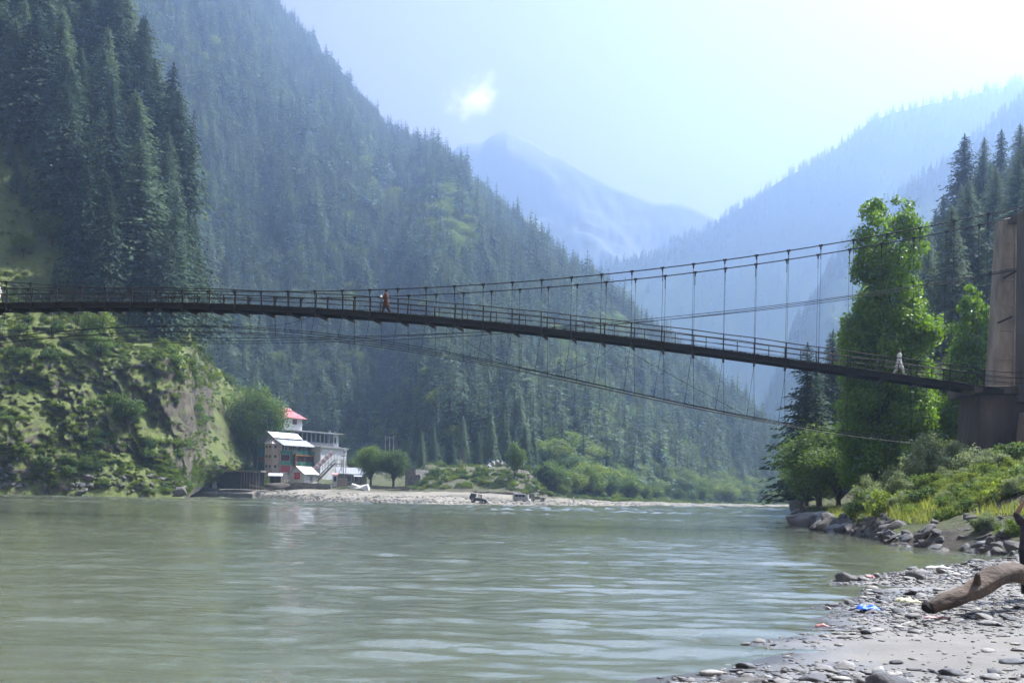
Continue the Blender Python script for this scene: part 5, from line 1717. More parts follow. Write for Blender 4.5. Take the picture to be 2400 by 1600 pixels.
def chalet():
    r = thing('riverside_lodge', 'tall green and orange timber lodge with tin roofs and a plastered stair tower', 'building', at(656, 1107, 336), R(56))
    L, W = 15.0, 6.4
    MB().box(0, L - 2, 0, W, -4, 8.2).build('wall', M['plaster_pink'], r)
    MB().box(L - 2, L, 1.2, W, -4, 6.0).build('annex', M['plaster_pink'], r)
    # stair tower on the gable: half hexagon
    hexp = [(0.0, 0.6), (-1.7, 1.7), (-1.9, 4.3), (0.0, 5.6)]
    mb = MB()
    n = 4
    v = [(x, y, -4) for x, y in hexp] + [(x, y, 8.5) for x, y in hexp]
    mb.add(v, [(0, 1, 2, 3), (7, 6, 5, 4)] + [(i, i + 4, (i + 1) % 4 + 4, (i + 1) % 4) for i in range(4)])
    tw = mb.build('stair_tower', M['plaster_pink'], r)
    cap = MB().add([(0.1, 0.2, 8.4), (-2.0, 1.5, 8.4), (-2.3, 4.5, 8.4), (0.1, 6.0, 8.4), (0.1, 3.0, 10.2)], [(0, 1, 4), (1, 2, 4), (2, 3, 4), (3, 0, 4), (3, 2, 1, 0)])
    cap.build('tower_roof', M['tin'], r)
    hip = MB().bar((-2.0, 1.5, 8.47), (0.1, 3.0, 10.27), .18, .1); hip.build('hip_trim', M['orange_paint'], r)
    for z in (1.4, 4.3, 7.1):
        for (xa, ya), (xb, yb), us in ((hexp[0], hexp[1], (.5,)), (hexp[1], hexp[2], (.25, .75)), (hexp[2], hexp[3], (.5,))):
            a = Vector((xa, ya, 0)); b = Vector((xb, yb, 0)); d = (b - a).normalized(); nn = Vector((-d.y, d.x, 0))
            if nn.x > 0: nn = -nn
            for uu in us:
                c = a.lerp(b, uu)
                f = MB().hexa([c - d * .38 + Vector((0, 0, z)) - nn * .03, c + d * .38 + Vector((0, 0, z)) - nn * .03, c + d * .38 + nn * .07 + Vector((0, 0, z)), c - d * .38 + nn * .07 + Vector((0, 0, z)),
                               c - d * .38 + Vector((0, 0, z + .8)) - nn * .03, c + d * .38 + Vector((0, 0, z + .8)) - nn * .03, c + d * .38 + nn * .07 + Vector((0, 0, z + .8)), c - d * .38 + nn * .07 + Vector((0, 0, z + .8))])
                w = f.build('window', M['timber'], r)
                e = .27
                MB().hexa([c - d * e + Vector((0, 0, z + .11)), c + d * e + Vector((0, 0, z + .11)), c + d * e + nn * .085 + Vector((0, 0, z + .11)), c - d * e + nn * .085 + Vector((0, 0, z + .11)),
                           c - d * e + Vector((0, 0, z + .69)), c + d * e + Vector((0, 0, z + .69)), c + d * e + nn * .085 + Vector((0, 0, z + .69)), c - d * e + nn * .085 + Vector((0, 0, z + .69))]).build('pane', M['glass'], w)
    # floor bands on the tower
    # left part of the long front
    for z0, z1, m in ((2.3, 3.4, 'green_paint'), (5.4, 6.5, 'green_paint')):
        MB().box(0.05, 5.0, -.08, 0, z0, z1).build('spandrel_panel', M[m], r)
    MB().box(0.2, 4.0, -.07, 0, 0.2, 2.1).build('shutter_panel', M['red_paint'], r)
    MB().box(4.1, 5.0, -.10, 0, 3.4, 5.4).build('corner_board', M['green_paint'], r)
    window(r, 'y', 2.0, 3.5, 3.4, 1.8, M['red_paint'], bars=6)
    MB().box(0.3, 4.7, -.05, 0, 6.6, 8.1).build('gallery_shade_panel', M['shade'], r)  # dark slab on the closed wall, painted as the gallery's shade
    for x in (0.4, 1.5, 2.6, 3.2, 3.8, 4.6):
        MB().box(x - .07, x + .07, -.18, -.05, 6.5, 8.15).build('post', M['white_paint'], r)
    # right part: projecting balconies
    B0, B1, BD = 5.0, L - 2.0, 1.4
    for z in (2.1, 5.3):
        MB().box(B0, B1, -BD, 0, z - .12, z + .12).build('balcony_floor', M['orange_paint'] if z < 3 else M['timber'], r)
    MB().box(B0, B1, -.05, 0, 2.3, 5.1).build('rear_panel', M['shade'], r)  # dark sheet painting the shade at the back of the balcony
    for (z0, z1) in ((2.25, 3.45), (5.45, 6.55)):
        for k in range(5):
            x0 = B0 + (B1 - B0) * k / 5 + .05; x1 = B0 + (B1 - B0) * (k + 1) / 5 - .05
            MB().box(x0, x1, -BD - .05, -BD + .03, z0, z1).build('balustrade_panel', M['green_paint'] if (k + (z0 > 3)) % 4 else M['teal_paint'], r)
        MB().box(B0, B1, -BD - .09, -BD + .05, z0 - .24, z0 - .03).build('orange_trim', M['orange_paint'], r)
    MB().box(B0 - .12, B0 + .06, -BD - .08, -BD + .1, 2.0, 6.6).build('corner_post', M['orange_paint'], r)
    for k in range(3):
        window(r, 'y', B0 + 1.6 + 2.7 * k, 3.45, 2.1, 1.75, M['red_paint'], bars=2, dep=-BD + .25)
    for k in range(6):
        x = B0 + (B1 - B0) * k / 5
        MB().box(x - .08, x + .08, -BD - .02, -BD + .12, 6.55, 8.0).build('post', M['timber'], r)
    MB().box(B0, B1, -.05, 0, 6.6, 8.1).build('gallery_shade_panel', M['shade'], r)  # upper gallery's shade as a dark panel; the wall behind is solid
    for k in range(4):
        window(r, 'y', B0 + 1.2 + 2.2 * k, 6.75, 1.2, 1.2, M['white_paint'], bars=1, dep=-.06)
    # teal rear wing behind the tower
    MB().box(1.0, 9, W, W + 4, -4, 7.5).build('rear_wing', M['teal_paint'], r)
    for k in range(3):
        window(r, 'x', W + .7 + 1.2 * k, 3.2, .8, 1.5, M['red_paint'], dep=1.0)
    # roofs
    roof_slab(r, 'lower_roof', M['tin_grey'], -0.6, L - 2.2, -2.0, 7.95, 2.4, 10.0)
    roof_slab(r, 'upper_roof', M['tin'], -1.0, L - 4, 1.9, 10.25, 4.4, 12.0)
    o = MB().quad((-1.0, 8.8, 8.8), (-1.0, 4.4, 12.0), (L - 4, 4.4, 12.0), (L - 4, 8.8, 8.8), .1).build('rear_roof', M['tin_grey'], r)
    MB().add([(0.02, 0, 8.2), (0.02, W, 8.2), (0.02, W, 9.3), (.02, 4.4, 11.9), (.02, 2.0, 10.1), (.02, 0, 8.9)], [(0, 5, 4, 3, 2, 1)]).build('gable_panel', M['plaster_grey'], r)
    # side veranda with pink lean-to roof
    MB().box(L, L + 5, -1.2, 3, 2.0, 2.2).build('veranda_floor', M['timber'], r)
    roof_slab(r, 'veranda_roof', M['roof_pink'], L + .5, L + 4.5, -1.8, 7.0, 1.8, 8.3)
    for k in range(6):
        x = L + .2 + k * .92
        MB().box(x - .06, x + .06, -1.2, -1.08, -2.5, 7.2 if k in (1, 4) else 3.3).build('post', M['timber'], r)
        MB().box(x - .05, x + .8, -1.22, -1.14, 3.1, 3.25).build('handrail', M['white_paint'], r)
    MB().box(L, L + 4.6, 1.4, 1.5, 2.2, 7.4).build('veranda_wall', M['plaster_pink'], r)
    for k, m in enumerate(('teal_paint', 'sign_red', 'tin', 'teal_paint')):
        MB().box(L + .3 + k * 1.15, L + 1.4 + k * 1.15, -1.5, -1.25, 5.0, 5.6).build('awning_cloth', M[m], r)
chalet()

def concrete_block():
    r = thing('concrete_guesthouse', 'unfinished concrete guesthouse with an open columned floor and slab roof', 'building', at(793, 1047, 376), R(56))
    Lx = 25.0
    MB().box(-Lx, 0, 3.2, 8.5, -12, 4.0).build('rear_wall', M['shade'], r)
    MB().box(-Lx, 0, 0, 3.2, -12, 0).build('lower_floor', M['pale_concrete'], r)
    MB().box(-Lx - .6, 1.2, -1.0, 9, 4.0, 4.32).build('roof_slab', M['pale_concrete'], r)
    MB().box(-Lx - .3, .4, -.5, .0, -.3, 0.0).build('floor_slab', M['pale_concrete'], r)
    MB().box(-Lx, -2.4, -.05, .12, 0, 1.0).build('parapet', M['pale_concrete'], r)
    for k in range(10):
        x = -2.6 - k * 2.0
        MB().box(x - .17, x + .17, -.12, .22, 0.0, 4.0).build('column', M['pale_concrete'], r)
    MB().box(-2.3, 0, 0.0, 5.5, 0, 4.0).build('corner_room', M['plaster_white'], r)
    window(r, 'y', -1.6, 1.1, .8, 1.9, M['timber'], bars=1)
    for y in (1.2, 2.8, 4.4):
        window(r, '+x', y, 0.9, .9, 1.9, M['timber'], bars=1, dep=0.0)
    MB().box(-3.2, -2.7, 1, 1.5, 4.32, 5.2).build('roof_stub', M['pale_concrete'], r)
    roof_slab(r, 'eave_sheet', M['tin'], -.6, 2.0, -1.2, 4.2, 3.5, 4.55, .08, False)
concrete_block()

def red_house():
    r = thing('rooftop_house', 'small white house with a red hipped roof standing on the guesthouse roof', 'house', at(708, 1001, 364), R(56))
    A = -8.2; Wd = 5.6
    MB().box(A, 0, 0, Wd, -1.2, 2.7).build('wall', M['plaster_white'], r)
    e = 1.1; z0 = 2.6; z1 = 5.4
    v = [(A - e, -e, z0), (e, -e, z0), (e, Wd + e, z0), (A - e, Wd + e, z0), (A + 2.4, Wd / 2, z1), (-2.4, Wd / 2, z1)]
    MB().add(v, [(0, 1, 5, 4), (1, 2, 5), (2, 3, 4, 5), (3, 0, 4), (3, 2, 1, 0)]).build('roof', M['roof_red'], r)
    MB().bar((A + 2.2, Wd / 2, z1 + .03), (-2.2, Wd / 2, z1 + .03), .25, .14).build('ridge_cap', M['roof_red'], r)
    MB().add([(A + 2.6, Wd / 2 - .9, z1 - .35), (-2.6, Wd / 2 - .9, z1 - .35), (-2.6, Wd / 2 + .9, z1 - .35), (A + 2.6, Wd / 2 + .9, z1 - .35), (A + 2.4, Wd / 2, z1 + .45), (-2.4, Wd / 2, z1 + .45)], [(0, 1, 5, 4), (1, 2, 5), (2, 3, 4, 5), (3, 0, 4)]).build('ridge_vent', M['roof_red'], r)
    window(r, 'y', -3.4, .7, 1.9, 1.6, M['red_paint'], bars=2)
    window(r, '+x', 1.3, .5, 1.2, 1.8, M['white_paint'], bars=1)
    window(r, '+x', 3.6, .5, 1.2, 1.8, M['red_paint'], bars=1)
red_house()

def white_hall():
    r = thing('white_hall', 'low white panelled hall with a flat roof behind the pink stair canopy', 'building', at(812, 1088, 354), R(56))
    MB().box(-11.5, 0, 0, 5, -6, 4.7).build('wall', M['plaster_white'], r)
    MB().box(-11.9, .5, -.5, 5.2, 4.7, 5.0).build('roof_slab', M['pale_concrete'], r)
    MB().box(-11.7, .3, -.3, 0, 4.45, 4.7).build('cornice', M['white_paint'], r)
    for k in range(8):
        x = -9.3 + k * 1.3
        MB().box(x - .09, x + .09, -.12, 0, -1, 4.45).build('pilaster', M['white_paint'], r)
    for k in range(7):
        x = -8.65 + k * 1.3
        MB().box(x - .5, x + .5, -.05, 0, .2, 4.0).build('wall_panel', M['plaster_white'], r)
    for y in (1, 2.5, 4):
        MB().box(0, .12, y - .09, y + .09, -1, 4.7).build('pilaster', M['timber_green'], r)
    for y in (1.75, 3.25):
        window(r, '+x', y, 1.4, 1.0, 1.8, M['timber'], bars=1)
white_hall()

def hut():
    r = thing('white_hut', 'small white hut with a pale roof and a red painted gable sign', 'hut', at(713, 1129, 318), R(58))
    L, W = 5.4, 5.4
    mb = MB()
    v = []
    for x in (0, L):
        v += [(x, 0, -2), (x, W, -2), (x, W, 2.4), (x, W / 2, 4.2), (x, 0, 2.4)]
    mb.add(v, [(0, 4, 3, 2, 1), (5, 6, 7, 8, 9), (0, 1, 6, 5), (1, 2, 7, 6), (2, 3, 8, 7), (3, 4, 9, 8), (4, 0, 5, 9)])
    mb.build('wall', M['plaster_white'], r)
    roof_slab(r, 'roof', M['tin'], -.5, L + .4, -.5, 2.15, W / 2, 4.35)
    MB().quad((-.5, W + .5, 2.15), (-.5, W / 2, 4.35), (L + .4, W / 2, 4.35), (L + .4, W + .5, 2.15), .1).build('rear_roof', M['tin_grey'], r)
    s = MB().box(-.1, -.004, 1.6, 3.7, .75, 2.6).build('painted_sign', M['sign_red'], r)
    # faded white strokes on the sign
    for (y0, y1, z0, z1) in ((3.2, 3.55, 2.0, 2.1), (3.2, 3.3, 1.6, 2.0), (3.45, 3.55, 1.2, 2.0), (2.7, 2.8, 1.1, 2.3), (2.3, 2.4, 1.3, 2.3), (1.9, 2.0, 1.1, 2.2), (1.8, 2.9, 2.25, 2.33)):
        MB().box(-.125, -.102, y0, y1, z0, z1).build('sign_stroke', M['canvas_pink'], s)
    d = MB().box(2.4, 3.3, -.1, -.004, -1, 1.6).build('door', M['timber'], r)
    MB().box(2.5, 2.6, -.14, -.102, .2, .4).build('door_handle', M['steel'], d)
    for x in (1.2, 4.2):
        MB().box(x - .1, x + .1, -.25, -.004, 1.6, 1.85).build('wall_lamp', M['white_paint'], r)
hut()

def stairs():
    r = thing('timber_stair', 'steep outdoor timber stair with mossy green handrails', 'stair', at(744, 1128, 320), R(18))
    rise, run, n = 5.2, 4.8, 18
    for y in (0, 1.3):
        MB().bar((0, y, 0), (run, y, rise), .12, .35).build('stringer', M['timber'], r)
        MB().bar((0, y, 1.0), (run, y, rise + 1.0), .1, .14).build('handrail', M['timber_green'], r)
        for k in range(6):
            t = k / 5
            MB().bar((run * t, y, rise * t), (run * t, y, rise * t + 1.0), .08, .08).build('baluster', M['timber_green'], r)
    for k in range(n):
        t = (k + .5) / n
        MB().box(run * t - .14, run * t + .14, .06, 1.24, rise * t - .03, rise * t + .03).build('step', M['timber'], r)
    MB().box(run, run + 2.2, -.2, 1.8, rise - .15, rise).build('landing', M['timber'], r)
    for x, y in ((run + .2, -.1), (run + 2.0, -.1), (run + 2.0, 1.6)):
        MB().bar((x, y, -2), (x, y, rise + 1.1), .12, .12).build('post', M['timber'], r)
    MB().bar((run + .2, -.1, rise + 1.05), (run + 2.0, -.1, rise + 1.05), .08, .1).build('landing_rail', M['timber'], r)
    MB().bar((run + .2, -.1, 0.4), (run + 2.0, -.1, rise - .4), .08, .12).build('brace', M['timber'], r)
    c = thing('striped_canopy', 'sloping pink and white striped canopy over the stairway', 'canopy', at(741, 1102, 319), R(18))
    N = 10
    run, rise, rad = 4.9, 4.9, 1.25
    for k in range(N):
        mb = MB(); o = 0
        ring = []
        for e in (0, 1):
            t = (k + e) / N
            for q in range(7):
                an = math.pi * q / 6
                ring.append((run * t - math.sin(an) * rad * .55, -math.cos(an) * rad + .6, rise * t + math.sin(an) * rad * .65))
        mb.add(ring, [(q, q + 1, q + 8, q + 7) for q in range(6)])
        ob = mb.build('stripe', M['canvas_pink'] if k % 2 == 0 else M['canvas'], c)
        m = ob.modifiers.new('solid', 'SOLIDIFY'); m.thickness = .04
    for k in range(4):
        t = k / 3
        MB().bar((run * t, -.4, rise * t - 3.0), (run * t, -.4, rise * t), .08, .08).build('post', M['timber'], c)
stairs()

def cabin():
    r = thing('grey_cabin', 'low cabin with a grey tin roof and white window frames below the white hall', 'cabin', at(792, 1131, 322), R(14))
    L, W = 8.0, 4.5
    MB().box(0, L, 0, W, -2, 2.7).build('wall', M['plaster_grey'], r)
    roof_slab(r, 'roof', M['tin_grey'], -.6, L + .6, -.9, 2.55, W + .3, 4.5)
    for x in (0.4, 2.2, 4.0, 6.2, 7.8):
        MB().box(x - .13, x + .13, -.85, -.6, -2, 2.5).build('post', M['timber'], r)
    window(r, 'y', 3.1, .4, 1.1, 1.7, M['white_paint'], bars=1)
    window(r, 'y', 5.1, .4, 1.0, 1.7, M['white_paint'], bars=1)
    roof_slab(r, 'porch_sheet', M['tin'], 4.2, 6.6, -1.9, 1.9, -.5, 2.4, .06, False)
    b = thing('ticket_booth', 'narrow white wooden booth with a small roof beside the stair foot', 'booth', at(780, 1130, 316), R(14))
    MB().box(0, 1.2, 0, 1.2, -1.5, 2.1).build('wall', M['white_paint'], b)
    MB().box(.25, .95, -.06, -.004, .3, 1.7).build('window', M['glass'], b)
    MB().quad((-.4, -.5, 2.1), (1.6, -.5, 2.1), (1.4, 1.4, 2.7), (-.2, 1.4, 2.7), .08).build('roof', M['canvas_pink'], b)
    b2 = thing('stone_stall', 'pale block stall with a wooden counter under the cabin porch', 'stall', at(794, 1132, 315), R(14))
    MB().box(0, 2.3, 0, 1.2, -1.5, 1.2).build('base', M['plaster_pink'], b2)
    MB().box(-.2, 2.5, -.2, 1.3, 1.2, 1.32).build('counter', M['white_paint'], b2)
    for x in (0, 2.25):
        MB().box(x, x + .1, 0, .1, 1.32, 2.6).build('post', M['timber'], b2)
    MB().box(-.2, 2.5, -.3, 1.3, 2.6, 2.7).build('roof', M['tin_grey'], b2)
cabin()

def shed():
    r = thing('log_shed', 'open log shed with a flat earth roof left of the lodge', 'shed', at(516, 1128, 322), R(-6))
    L, W = 11.5, 4
    MB().box(-.4, L + .4, -.6, W, 2.9, 3.25).build('roof', M['timber'], r)
    for k in range(14):
        x = L * k / 13
        MB().tube([(x, -.8, 2.8), (x, W, 2.8)], .1, 6).build('rafter', M['timber'], r)
    MB().box(0, L, W - .3, W - .1, -2, 2.9).build('rear_wall', M['shade'], r)
    MB().box(0, 6.0, .2, .4, -2, 2.7).build('plank_wall', M['wood_dark'], r)
    for k, x in enumerate((6.2, 7.0, 7.7, 8.7, 9.6, 10.4, 11.3)):
        MB().tube([(x + .1 * (k % 3 - 1), -.3, -2), (x, -.3, 2.7)], .11, 6).build('post', M['timber'], r)
    s = thing('tin_stall', 'small dark stall with a pale awning in front of the lodge tower', 'stall', at(632, 1128, 318), R(10))
    MB().box(0, 3.0, 0, 2, -1.5, 1.9).build('wall', M['wood_dark'], s)
    roof_slab(s, 'awning', M['tin'], -.4, 3.6, -1.6, 1.6, 1.0, 2.4, .06, False)
    for x in (-.2, 1.5, 3.4):
        MB().box(x - .06, x + .06, -1.5, -1.38, -1.5, 1.6).build('post', M['timber'], s)
    c = thing('market_canopy', 'dark pitched canopy on thin posts left of the white hut', 'canopy', at(662, 1127, 320), R(20))
    MB().quad((0, -.4, 1.9), (4.4, -.4, 3.3), (4.4, 2.6, 3.3), (0, 2.6, 1.9), .08).build('roof', M['wood_dark'], c)
    for x, h in ((.2, 1.8), (1.6, 2.3), (3.0, 2.7), (4.2, 3.1)):
        MB().box(x - .05, x + .05, -.3, -.2, -1.5, h).build('post', M['timber'], c)
shed()

def wall_run(label, pts, d0, d1, th, drop, name='stone_wall'):
    """dry-stone wall along picture points (px, py of its top)"""
    P = [at(x, y, np.interp(i, [0, len(pts) - 1], [d0, d1])) for i, (x, y) in enumerate(pts)]
    mb = MB()
    rng = random.Random(len(label))
    for a, b in zip(P[:-1], P[1:]):
        n = max(1, int((b - a).length / .8))
        for k in range(n):
            p = a.lerp(b, k / n); q = a.lerp(b, (k + 1) / n)
            j = rng.uniform(-.12, .12)
            t = Vector((0, th, 0))
            z0 = min(p.z, q.z) - drop
            mb.hexa([(p.x, p.y, z0), (q.x, q.y, z0), (q.x, q.y + th, z0), (p.x, p.y + th, z0), (p.x, p.y, p.z + j), (q.x, q.y, q.z + j), (q.x, q.y + th, q.z + j), (p.x, p.y + th, p.z + j)])
    o = mb.build(name, M['drystone'])
    tag(o, label, 'wall')
    return o
wall_run('long dry-stone terrace wall in front of the white hut', [(668, 1130), (720, 1131), (775, 1134)], 313, 310, .8, 4)
wall_run('low dry-stone wall below the two shade trees', [(862, 1137), (900, 1138), (948, 1140), (966, 1146)], 303, 302, .8, 3.5)
wall_run('dry-stone wall at the back of the shingle by the jeeps', [(1110, 1151), (1190, 1154), (1230, 1158)], 287, 287, .8, 2.5)
wall_run('pale retaining wall holding up the road below the rockfall', [(1128, 1100), (1155, 1101), (1185, 1102)], 312, 312, 1.0, 4.5)
wall_run('dark undercut masonry quay edge at the left end of the shingle', [(442, 1151), (500, 1153), (560, 1155), (592, 1157)], 317, 306, 1.2, 3)

def stepped_wall():
    r = thing('stepped_wall', 'stepped dry-stone ramp wall climbing from the shingle to the road', 'wall', at(985, 1152, 298))
    O = tuple(r.location)
    xs = [(950, 1100), (972, 1100), (972, 1112), (984, 1112), (984, 1128), (996, 1128), (996, 1150)]
    for k, (x0, x1, y) in enumerate(((950, 974, 1100), (974, 985, 1112), (985, 993, 1128), (993, 1003, 1140))):
        a = at(x0, y, 306 - k * 2); b = at(x1, y, 305 - k * 2)
        MB().hexa([(a.x, a.y, a.z - 7), (b.x + .4, b.y, b.z - 7), (b.x + 4, b.y + 9, b.z - 7), (a.x + 4, a.y + 9, a.z - 7), a, (b.x, b.y, a.z), (b.x + 4, b.y + 9, a.z), (a.x + 4, a.y + 9, a.z)]).build('step_block', M['drystone'], r, origin=O)
stepped_wall()

def props():
    # utility poles
    def pole(name, label, px, py0, py1, d, group=None, rad=.14, cross=None):
        t = thing(name, label, 'pole', at(px, py1, d), 0, group)
        h = (py1 - py0) * d / F
        MB().tube([(0, 0, -1), (0, 0, h)], [rad, rad * .7], 7).build('shaft', M['timber'], t)
        if cross:
            MB().box(-.9, .9, -.06, .06, h - .5, h - .35).build('crossarm', M['timber'], t)
        return t
    t = thing('transformer_frame', 'three tall pale poles joined by a crossbar above the shade trees', 'pole frame', at(912, 1075, 330))
    for x in (-1.15, 0, 1.15):
        MB().tube([(x, 0, -2), (x, 0, 6.7)], [.13, .1], 7).build('pole', M['pale_concrete'], t)
    MB().box(-1.4, 1.4, -.12, .12, 6.0, 6.2).build('crossbar', M['pale_concrete'], t)
    pole('utility_pole', 'left one of the three thin pale poles on the road', 1079, 1057, 1100, 318)
    pole('utility_pole', 'middle one of the three thin pale poles on the road', 1085, 1059, 1100, 318)
    pole('utility_pole', 'right one of the three thin pale poles on the road', 1091, 1059, 1100, 318)
    pole('utility_pole', 'dark utility pole with crossarm in front of the white hall', 805, 1065, 1130, 318, cross=True)
    pole('utility_pole', 'plain thin pole just right of the one with the crossarm', 810, 1068, 1130, 318, rad=.1)
    pole('utility_pole', 'slender leaning pole at the road bend left of the log shed', 494, 1040, 1094, 335, rad=.1)
    # overhead wire
    a = at(804, 1024, 352); b = at(905, 1060, 330)
    pts = [a.lerp(b, k / 12) - Vector((0, 0, 1.0 * math.sin(math.pi * k / 12))) for k in range(13)]
    o = MB().tube(pts, .035, 4).build('power_line', M['cable']); tag(o, 'thin overhead wire from the guesthouse roof to the pole frame', 'wire')
    # tent-like white tarpaulin
    base = at(842, 1152, 298)
    t = thing('white_tent', 'sagging white tarpaulin tent on the shingle below the cabin', 'tent', base, 0)
    v = [(-2.4, 0, .6), (-2.1, 0, 2.0), (2.0, 0, 1.9), (2.6, 0, 0), (-2.4, 2.6, .5), (-2.1, 2.4, 2.2), (2.0, 2.4, 2.1), (2.8, 2.6, 0), (-.2, 0, 1.45), (-.2, 2.4, 1.6), (0.1, -.8, 0.9)]
    o = MB().add(v, [(0, 10, 8, 1), (10, 3, 2, 8), (1, 8, 9, 5), (8, 2, 6, 9), (2, 3, 7, 6), (0, 1, 5, 4)]).build('cloth', M['canvas'], t)
    m = o.modifiers.new('solid', 'SOLIDIFY'); m.thickness = .05
    for x, y, h in ((-2.1, 0.1, 2.05), (2.0, 0.1, 1.95), (-2.1, 2.3, 2.2), (2.0, 2.3, 2.1)):
        MB().tube([(x, y, -.6), (x, y, h)], .06, 5).build('pole', M['timber'], t)
    # grey tarpaulin heap and timber beams on the shingle
    t = stone_mesh(811, M['concrete_dark'], .4, ICO3, 6, .4, False)
    o = link('tarpaulin_heap', t, None, at(652, 1139, 312)); o.scale = (3.4, 2.0, 2.6); tag(o, 'grey tarpaulin draped over a heap in front of the dry-stone wall', 'tarpaulin')
    for k, (x0, y0, x1, y1, d) in enumerate(((585, 1137, 640, 1147, 312), (890, 1150, 960, 1147, 297), (886, 1152, 950, 1151, 296))):
        a = at(x0, y0, d); b = at(x1, y1, d - 1)
        o = MB().bar(a, b, .5, .45).build('timber_beam', M['timber']); tag(o, ('long squared beam lying on the shingle below the log shed', 'upper of two long poles lying by the low stone wall', 'lower of two long poles lying by the low stone wall')[k], 'beam')
    # collapsed concrete slabs
    for k, (px, py, d, w, h, lb) in enumerate(((486, 1118, 322, 1.5, 5.5, 'tall pale broken concrete slab leaning on the bank'), (500, 1120, 322, 1.2, 6.0, 'narrower broken concrete slab next to the leaning one'), (555, 1078, 346, 2.2, .8, 'small pale concrete box by the road above the log shed'))):
        p = at(px, py, d)
        o = MB().box(-w / 2, w / 2, -.3, .3 if k < 2 else 1.5, -h / 2, h / 2).build('concrete_slab', M['pale_concrete'], None, bevel=.08); o.location = p
        o.rotation_euler = (-.25 if k < 2 else 0, (.12, -.2, 0)[k], .2); tag(o, lb, 'slab')
    # trees around the hamlet
    def gz(px, d):
        # ground height of the terrace below that column
        best = None
        for w in np.linspace(1.0, 4, 60):
            p = SCb.at(np.array([float(px)]), np.array([w]))[0]
            if best is None or abs(p[1] - d) < abs(best[1] - d): best = p
        return best[2]
    big = round_tree_proto(36, M['leaf'], nleaf=22000, R0=0.40, base=0.14, size=0.022, nclump=110)
    place_tree('walnut_tree', big, atz(596, 352, gz(596, 352) - .5), 26, .4, 'huge spreading green tree towering over the lodge', 'tree', None, .95)
    place_tree('shade_tree', ROUND_DENSE, atz(868, 312, gz(868, 312)), 11.5, .4, 'left of two leafy shade trees right of the cabin', 'tree', None, 1.0)
    place_tree('shade_tree', ROUND_DENSE, atz(922, 310, gz(922, 310)), 10.5, 2.0, 'right one of two leafy shade trees above the low stone wall', 'tree', None, 1.0)
    place_tree('shade_tree', ROUND[2], atz(826, 330, gz(826, 330)), 6.5, 2.0, 'small dark tree at the corner of the white hall', 'tree', None, 1.1)
    place_tree('roadside_tree', ROUND[0], atz(1205, 300, gz(1205, 300)), 10.5, 2.0, 'thin roadside tree with a dark leaning trunk near the van', 'tree', None, .75, (0, -.12))
    rng = np.random.default_rng(44)
    for k in range(70):
        px = rng.uniform(960, 1300); w = rng.uniform(2.2, 4.0)
        if rng.random() < .35: px = rng.uniform(430, 640); w = rng.uniform(2.1, 3.0)
        p = SCb.at(np.array([px]), np.array([w]))[0]
        if 990 < px < 1240 and 2.9 < w < 3.2: continue
        place_bush('roadside_shrub', BUSH[int(rng.integers(0, 4))], p, rng.uniform(1.0, 3.0), rng.uniform(0, 6), 'green shrub on the banks above and below the road', 'shrub', 'shrubs along the road banks', rng.uniform(1, 1.5))
    for k in range(110):
        px = rng.uniform(1270, 1880); w = rng.uniform(2.6, 4.0)
        p = SCb.at(np.array([px]), np.array([w]))[0]
        place_tree('riverside_tree', ROUND[int(rng.integers(0, 3))], (p[0], p[1], p[2] - 1.2), rng.choice([3, 4, 5, 6, 8, 11]) * rng.uniform(.8, 1.2), rng.uniform(0, 6), 'bushy broadleaf tree lining the far end of the gravel bar', 'tree', 'broadleaf trees along the gravel bar', rng.uniform(1.0, 1.7))
props()

# scrub over the banks around the road, and a few conifers coming down to it
def road_scrub():
    rng = np.random.default_rng(71)
    n = 2600
    px = rng.uniform(440, 1880, n); w = rng.uniform(2.15, 4.0, n)
    keep = ~((px > 610) & (px < 960)) & ~((px > 985) & (px < 1240) & (w > 2.9) & (w < 3.15))
    P = SCb.at(px[keep], w[keep]); n = len(P)
    src = [[o for o in bpy.data.objects if o.name.startswith('foliage') and o.data == BUSH[k][0]][:1] for k in range(4)]
    s = rng.uniform(0.3, 1.5, n)
    scatter_stuff('road_scrub', P, np.stack([s * 1.4, s * 1.4, s], -1), np.stack([0 * s, 0 * s, rng.uniform(0, 6.28, n)], -1), rng.integers(0, 4, n), src, 'low scrub and weeds on the banks around the road', 'scrub')
    for k in range(26):
        px = rng.uniform(975, 1290); w = rng.uniform(3.35, 4.0)
        p = SCb.at(np.array([px]), np.array([w]))[0]
        place_tree('conifer_tree', CONIF_NEAR[int(rng.integers(0, 4))], (p[0], p[1], p[2] - .4), rng.uniform(8, 18), rng.uniform(0, 6.28), 'conifer standing on the bank just above the road', 'conifer', 'conifers just above the road', rng.uniform(1.1, 1.5))
road_scrub()

# ------------------------------------------------------------------ vehicles on the gravel bar
def on_bar(px, py):
    best = None
    for w in np.linspace(0.3, 3, 200):
        p = SCb.at(np.array([float(px)]), np.array([w]))[0]
        y = to_px(p)[1]
        if best is None or abs(y - py) < best[0]: best = (abs(y - py), p)
    return best[1]

